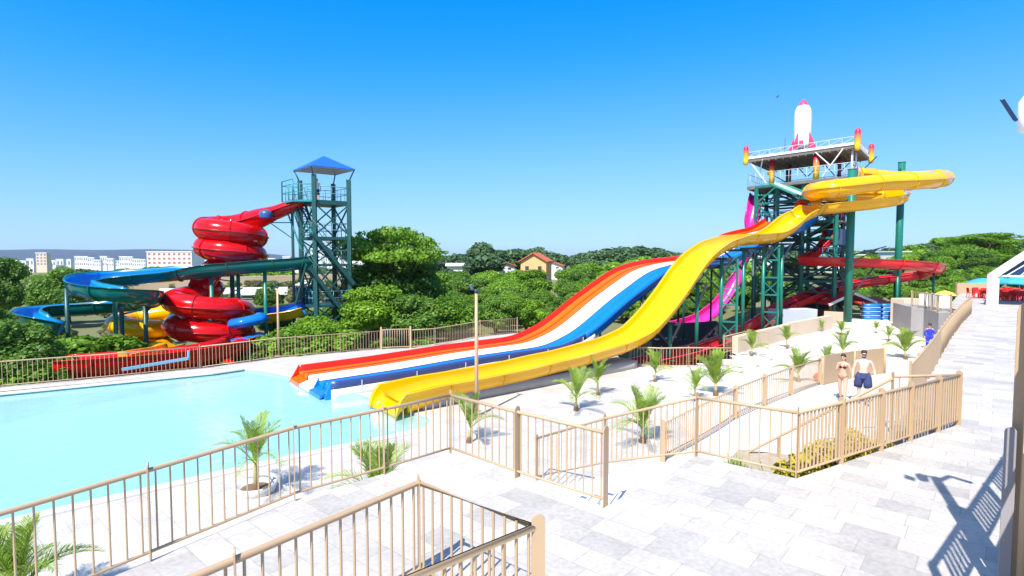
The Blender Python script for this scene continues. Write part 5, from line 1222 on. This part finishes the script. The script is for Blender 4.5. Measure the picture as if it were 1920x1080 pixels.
ROOF = mat('terracotta', (.52, .12, .05), .8, .2, 3); OW = mat('orange_wall', (.78, .42, .18), .8, .06, 1); WW = mat('white_wall', (.75, .74, .72), .8, .06, .6)
house('orange-walled house with a terracotta gable roof above the wood', 1000, 518, 112, 5.2, 6, 3.0, 1.5, OW, ROOF, -.25)
house('pale house with a pinkish red roof left of the orange house', 945, 510, 125, 5, 6, 1.4, .7, WW, ROOF, .3)
house('low red-roofed house half hidden behind trees right of the orange house', 1035, 507, 135, 5, 6, 1.2, .8, WW, ROOF, -.2)
q = P(893, 503, 128)
for i, (px, w_) in enumerate(((880, 10), (912, 8))):
    q = P(px, 503, 128); r_ = thing('shed', ('long low white-roofed shed above the wood, left one', 'low white-roofed shed above the wood, right one next to the pinkish roof')[i], 'shed', q)
    obj('wall', MB().box(q+Vector((0, 0, -.6)), (w_, 5, 2.6), .1), WW, r_); obj('roof', MB().box(q+Vector((0, -.1, .85)), (w_+.8, 6, .18), .1, .08), WHITE, r_)
house('pale flat house seen between the rocket tower and its left legs', 1400, 512, 110, 8, 6, 3.0, .5, WW, WHITE, .1)
for i, (px, py, w_) in enumerate(((1577, 486, 7), (1675, 480, 3), (1400, 490, 9))):
    q = P(px, py, 118); solo('house', MB().box(q+Vector((0, 0, -1)), (w_, 5, 3.6), .1).box(q+Vector((0, 0, .9)), (w_+.6, 5.6, .2), .1), WW, ('flat white house above the red flume right of the tower', 'small pinkish house on the hillside between the masts', 'flat white house behind the left side of the rocket tower')[i], 'house')
# low white wall of the field
a, b = P(300, 548, 74), P(540, 545, 74)
solo('field_wall', MB().beam(a, b, .25, 1.0), WW, 'long low white wall across the field behind the slides', 'wall')
a, b = P(270, 532, 110), P(700, 522, 110)
solo('embankment', MB().beam(a+Vector((0, 0, -.3)), b, 6, 2.2), mat('dry_earth', (.34, .26, .18), .9, .2, .1), 'dry earth bank behind the low white wall', 'bank')
# city
bl = None
def block(px, py0, py1, wpx, Y, cols, rows, label, wall=WW, wm=None, group=None, rot=0):
    a = P(px, py0, Y); b = P(px, py1, Y); w_ = wpx/F*Y; h_ = a.z-b.z; d_ = w_*.5; r = thing('apartment_block', label, 'building', (a.x, a.y, b.z), group)
    obj('wall', MB().box((a.x, a.y+d_/2, b.z+h_/2-5), (w_, d_, h_+10), rot), wall, r)
    obj('roof_slab', MB().box((a.x, a.y+d_/2, a.z+.4), (w_+.8, d_+.8, .8), rot), WHITE, r)
    for i in range(cols):
        for j in range(rows): obj('window', MB().box((a.x-w_/2+w_*(i+.5)/cols, a.y-.05, b.z+h_*(j+.55)/rows), (w_/cols*.5, .25, h_/rows*.5), rot), wm or mat('window_grey', (.20, .24, .30), .3), r)
    return r
block(317, 473, 497, 84, 480, 9, 3, 'long white apartment building with red window bands, right of the city', wm=mat('brick_red_window', (.42, .14, .12), .6))
block(77, 475, 498, 20, 620, 3, 4, 'stocky cream tower block standing above the left part of the city', CREAM)
rr = random.Random(12)
for i, px in enumerate(range(28, 128, 14)): block(px, 489+rr.uniform(-3, 3), 500, 13, 640+rr.uniform(-30, 30), 2, 1, 'small pale building at the left part of the far city', group='small buildings of the left city')
for i, px in enumerate(range(146, 278, 12)): block(px, 486+rr.uniform(-5, 4), 500, 12.5, 600+rr.uniform(-40, 40), 3, 2, 'white apartment block in the bright row of the far city', group='white blocks of the far city')
for i, px in enumerate(range(372, 560, 15)): block(px, 488+rr.uniform(-6, 4), 500, 14, 560+rr.uniform(-40, 40), 3, 2, 'pale apartment block of the far city behind the coils', group='pale blocks behind the coils')
for i, px in enumerate(range(585, 700, 13)): block(px, 470+rr.uniform(-6, 10), 500, 12, 420+rr.uniform(-40, 40), 3, 4, 'pale apartment block seen through the canopied tower', group='blocks seen through the canopied tower')

# ================================================================ people
SKIN_T = mat('tanned_skin', (.68, .38, .26), .5, .05, 8); SKIN_P = mat('pale_skin', (.78, .52, .42), .5, .05, 8)
def skinned(name, verts, edges, radii, mt, parent, sub=2):
    me = bpy.data.meshes.new(name); me.from_pydata(verts, edges, []); o = bpy.data.objects.new(name, me); COL.objects.link(o); o.parent = parent; me.materials.append(mt)
    s = o.modifiers.new('skin', 'SKIN'); s.use_smooth_shade = True; s.use_x_symmetry = False; u = o.modifiers.new('sub', 'SUBSURF'); u.levels = sub; u.render_levels = sub
    for i, r in enumerate(radii):
        v = me.skin_vertices[0].data[i]; v.radius = r if isinstance(r, tuple) else (r, r); v.use_root = (i == 0)
    return o
def human(label, loc, rz, h, skin, hair, female=False, arms=None, stride=.12, hairlong=False, head_turn=0):
    r = thing('person', label, 'person', loc); r.rotation_euler = (0, 0, rz); k = h/1.75; r.scale = (k, k, k)
    sh = .17 if female else .205; hp = .10 if female else .095; f = stride
    V = [(0, 0, .95), (0, 0, 1.08), (0, -.005, 1.22), (0, 0, 1.38), (0, 0, 1.47), (0, -.01, 1.53), (0, -.02, 1.60),        # pelvis..head 0-6
         (0, -.015, 1.68),
         (hp, 0, .90), (hp+.01, -f*.6, .50), (hp+.01, -f*.75, .28), (hp+.01, -f, .07), (hp+.02, -f-.13, .03),                  # left leg 8-12
         (-hp, 0, .90), (-hp-.01, f*.4, .50), (-hp-.01, f*.9, .28), (-hp-.01, f*1.2, .08), (-hp-.02, f*1.2-.13, .03)]            # right leg 13-17
    E = [(0, 1), (1, 2), (2, 3), (3, 4), (4, 5), (5, 6), (6, 7), (0, 8), (8, 9), (9, 10), (10, 11), (11, 12), (0, 13), (13, 14), (14, 15), (15, 16), (16, 17)]
    ch_ = .10 if female else .115
    Rr = [(.13, .105), (.10 if female else .12, .09), (.13 if female else .145, ch_), (.12 if female else .15, .085), (.055, .055), (.05, .05), (.072, .085), (.06, .07),
          (.088, .09), (.058, .06), (.052, .055), (.036, .038), (.034, .024), (.088, .09), (.058, .06), (.052, .055), (.036, .038), (.034, .024)]
    A = arms or {}
    for s in (1, -1):
        e, w = A.get(s, ((sh+.06, .02, 1.12), (sh+.07, -.06, .88))); e = (e[0]*s, e[1], e[2]); w = (w[0]*s, w[1], w[2]); i0 = len(V)
        V += [(sh*s, 0, 1.40), e, w]; E += [(3, i0), (i0, i0+1), (i0+1, i0+2)]; Rr += [(.052, .055), (.038, .04), (.026, .026)]
        # palm and five fingers
        d = (Vector(w)-Vector(e)).normalized(); pc_ = Vector(w)+d*.07; V.append(tuple(pc_)); E.append((i0+2, i0+3)); Rr.append((.034, .018)); side = Vector((0, 1, 0)) if abs(d.z) > .5 else Vector((0, 0, 1))
        for q, (o_, ln) in enumerate(((-.03, .06), (-.01, .075), (.011, .07), (.03, .055), (-.05, .045))):
            j = len(V); b0 = pc_+side*o_*.8; 
            if q == 4: b0 = Vector(w)+d*.03+side*-.03
            V += [tuple(b0+d*(.03 if q < 4 else .005)), tuple(b0+d*(.03+ln)+Vector((-s*.015, 0, 0)))] ; E += [(i0+3 if q < 4 else i0+2, j), (j, j+1)]; Rr += [(.0095, .0095), (.007, .007)]
    skinned('body', V, E, Rr, skin, r)
    # head details
    hd = MB(); 
    hd.lathe([(0, 1.515), (.045, 1.525), (.068, 1.56), (.078, 1.62), (.080, 1.67), (.07, 1.72), (.04, 1.75), (0, 1.755)], (0, -.02, 0), 18)
    hd.v = [(x*.93, -.02+(y+.02)*1.12, z) for x, y, z in hd.v]; hd.add([(-.012, -.10, 1.60), (.012, -.10, 1.60), (0, -.128, 1.605), (0, -.105, 1.645)], [(0, 1, 2), (0, 2, 3), (1, 3, 2)])
    for s in (-1, 1): hd.lathe([(.0, -.02), (.014, -.012), (.016, .01), (0, .025)], (s*.078, -.015, 1.62), 8)
    h_o = obj_local('head', hd, skin, r)
    dk_ = mat('dark_eye', (.03, .02, .02), .4); e_ = MB()
    for s in (-1, 1): e_.box((s*.03, -.108, 1.635), (.026, .012, .010)); e_.box((s*.03, -.109, 1.655), (.034, .012, .006))
    obj_local('eyes', e_, dk_, h_o); obj_local('mouth', MB().box((0, -.108, 1.572), (.04, .012, .010)), mat('lips', (.45, .10, .10), .5), h_o)
    hm = MB(); hm.lathe([(.083, 1.655), (.088, 1.70), (.078, 1.745), (.045, 1.775), (0, 1.782)], (0, -.008, 0), 18)
    if hairlong: hm.tube([(0, .06, 1.72), (.0, .085, 1.62), (.01, .08, 1.50), (.02, .075, 1.42)], [.06, .06, .05, .02], 10)
    else: hm.lathe([(.075, 1.60), (.084, 1.66)], (0, .005, 0), 18)
    hm.v = [(x*.98, y*1.12, z) for x, y, z in hm.v]; obj_local('hair', hm, hair, h_o)
    return r
def obj_local(name, mb, mt, parent):
    me = mb.mesh(name); me.materials.append(mt); o = bpy.data.objects.new(name, me); COL.objects.link(o); o.parent = parent; return o
HAIR = mat('dark_hair', (.03, .02, .018), .6)
q = GL(1617, 757); yaw = math.atan2(q.x, q.y)*-1
man = human('shirtless man in navy shorts with sunglasses walking on the lower path', q, yaw+.1, 1.84, SKIN_P, HAIR, arms={1: ((.30, .05, 1.13), (.33, -.05, .90)), -1: ((.28, .04, 1.12), (.30, -.02, .86))}, stride=.14)
NS = mat('navy_cloth', (.035, .05, .15), .8, .15, 12)
m = MB(); 
for s, f in ((1, -.04), (-1, .05)):
    m.tube([(s*.06, 0, 1.0), (s*.10, 0, .88), (s*.125, f*1.1, .70), (s*.135, f*1.5, .55)], [.125, .135, .13, .125], 14, cap=True)
m.lathe([(.17, .86), (.168, .98), (.155, 1.04)], (0, 0, 0), 18); m.v = [(x, y*.92, z) for x, y, z in m.v]; obj_local('shorts', m, NS, man)
obj_local('sunglasses', MB().box((0, -.118, 1.64), (.13, .02, .03)), mat('black_plastic', (.01, .01, .01), .2), man)
obj_local('beard', MB().lathe([(.02, 1.52), (.05, 1.535), (.064, 1.57)], (0, -.045, 0), 14), HAIR, man)
q = GL(1579, 752); yaw = math.atan2(q.x, q.y)*-1
wom = human('woman in a dark bikini walking on the lower path beside the man in shorts', q+Vector((0, 0, 0)), yaw-.25, 1.66, SKIN_T, HAIR, True, arms={1: ((.27, .04, 1.12), (.32, .0, .88)), -1: ((.20, -.04, 1.13), (.12, -.14, 1.28))}, stride=.17, hairlong=True)
BK = mat('black_cloth', (.015, .015, .02), .7)
m = MB()
for s in (-1, 1): m.lathe([(.065, 0), (.05, .035), (.0, .055)], (0, 0, 0), 10); 
m.v = []; m.f = []; m.sm = []
for s in (-1, 1):
    o_ = len(m.v); m.add([(s*.065+.055*math.cos(a)*math.cos(e), -.085-.05*math.cos(e)*abs(math.sin(a)), 1.285+.05*math.sin(e)) for e in (-1.2, -.5, 0, .5, 1.2) for a in [math.pi*k/8 for k in range(9)]], [(i*9+k, i*9+k+1, (i+1)*9+k+1, (i+1)*9+k) for i in range(4) for k in range(8)], True)
m.tube([(.13*math.cos(a), .105*math.sin(a), 1.275) for a in [2*math.pi*k/18 for k in range(18)]], .009, 6, closed=True)
for s in (-1, 1): m.tube([(s*.07, -.12, 1.32), (s*.07, -.06, 1.42), (s*.06, .03, 1.44)], .006, 5)
obj_local('bikini_top', m, BK, wom)
m = MB().lathe([(.10, .86), (.155, .90), (.165, .97)], (0, 0, 0), 16); m.v = [(x, y*.88, z) for x, y, z in m.v]; obj_local('bikini_bottom', m, mat('tan_cloth', (.55, .28, .20), .7), wom)
for s, yy in ((1, -.17), (-1, .2)):
    obj_local('sandal', MB().box((s*.12, yy-.05, .012), (.09, .25, .025)).tube([(s*.12-.05, yy-.08, .02), (s*.12, yy-.09, .075), (s*.12+.05, yy-.08, .02)], .012, 6).tube([(s*.12+.045*math.cos(a), yy+.0+.05*math.sin(a), .11) for a in [2*math.pi*k/12 for k in range(12)]], .012, 6, closed=True), BK, wom)
for s, yy in ((1, -.14), (-1, .168)):
    obj_local('shoe', MB().box((s*.11, yy-.05, .012), (.10, .27, .03)), mat('grey_violet_sole', (.12, .11, .22), .7), man)
# person in blue
q = GL(1742, 655); b_ = human('person in a blue overall and dark hat standing in front of the grey retaining wall', q, -.5, (q.y*48/F), SKIN_T, HAIR, stride=.08)
BO = mat('royal_blue_cloth', (.02, .04, .55), .7, .1, 8); m = MB()
for s, f in ((1, -.03), (-1, .04)):
    m.tube([(s*.06, 0, 1.0), (s*.10, 0, .85), (s*.115, f, .5), (s*.115, f*2, .12)], [.12, .125, .09, .075], 12)
    m.tube([(s*.16, 0, 1.40), (s*.27, .02, 1.12), (s*.28, -.05, .93)], [.075, .065, .055], 10)
m.lathe([(.15, .9), (.145, 1.05), (.165, 1.25), (.175, 1.38), (.09, 1.46)], (0, 0, 0), 16); m.v = [(x, y*.85, z) for x, y, z in m.v]; obj_local('overall', m, BO, b_)
obj_local('hat', MB().lathe([(.15, 1.69), (.09, 1.70), (.09, 1.80), (0, 1.83)], (0, 0, 0), 16), HAIR, b_)
# person on the top deck of the left tower
q = lp(cc.lerp(cL, .3), 7.75); b_ = human('person in a white shirt on the top deck of the canopied tower', q, .4, 1.7, SKIN_T, HAIR, stride=.03)
m = MB().lathe([(.17, .95), (.16, 1.1), (.17, 1.3), (.17, 1.40), (.08, 1.47)], (0, 0, 0), 14)
for s in (-1, 1): m.tube([(s*.16, 0, 1.40), (s*.24, .02, 1.2)], [.07, .065], 10)
m.v = [(x, y*.85, z) for x, y, z in m.v]; obj_local('shirt', m, WHITE, b_); obj_local('shorts', MB().tube([(.07, 0, .98), (.11, 0, .55)], [.12, .10], 10).tube([(-.07, 0, .98), (-.11, 0, .55)], [.12, .10], 10), NS, b_)
# a bird high in the sky
q = P(1457, 182, 90); m = MB(); m.tube([q+Vector((-.25, 0, -.02)), q, q+Vector((.3, 0, .03))], [.02, .08, .02], 6); m.add([q, q+Vector((.1, -.55, .12)), q+Vector((-.12, -.5, .1)), q+Vector((.1, .55, .12)), q+Vector((-.12, .5, .1))], [(0, 1, 2), (0, 4, 3)])
solo('bird', m, HAIR, 'tiny dark bird flying in the blue sky left of the rocket', 'bird')

# ================================================================ thin air over the whole valley
hz = bpy.data.materials.new('haze_air'); hz.use_nodes = True; t = hz.node_tree; t.nodes.clear(); o_ = t.nodes.new('ShaderNodeOutputMaterial'); v_ = t.nodes.new('ShaderNodeVolumePrincipled')
v_.inputs['Color'].default_value = (.80, .93, 1, 1); v_.inputs['Density'].default_value = .00008; v_.inputs['Anisotropy'].default_value = .2
t.links.new(v_.outputs[0], o_.inputs['Volume'])
zmin = min(v.co.z for v in bpy.data.objects['ground'].data.vertices)
struct('haze', MB().box((0, 2900, (zmin-1+62)/2), (8600, 6500, 62-(zmin-1))), hz, 'stuff')
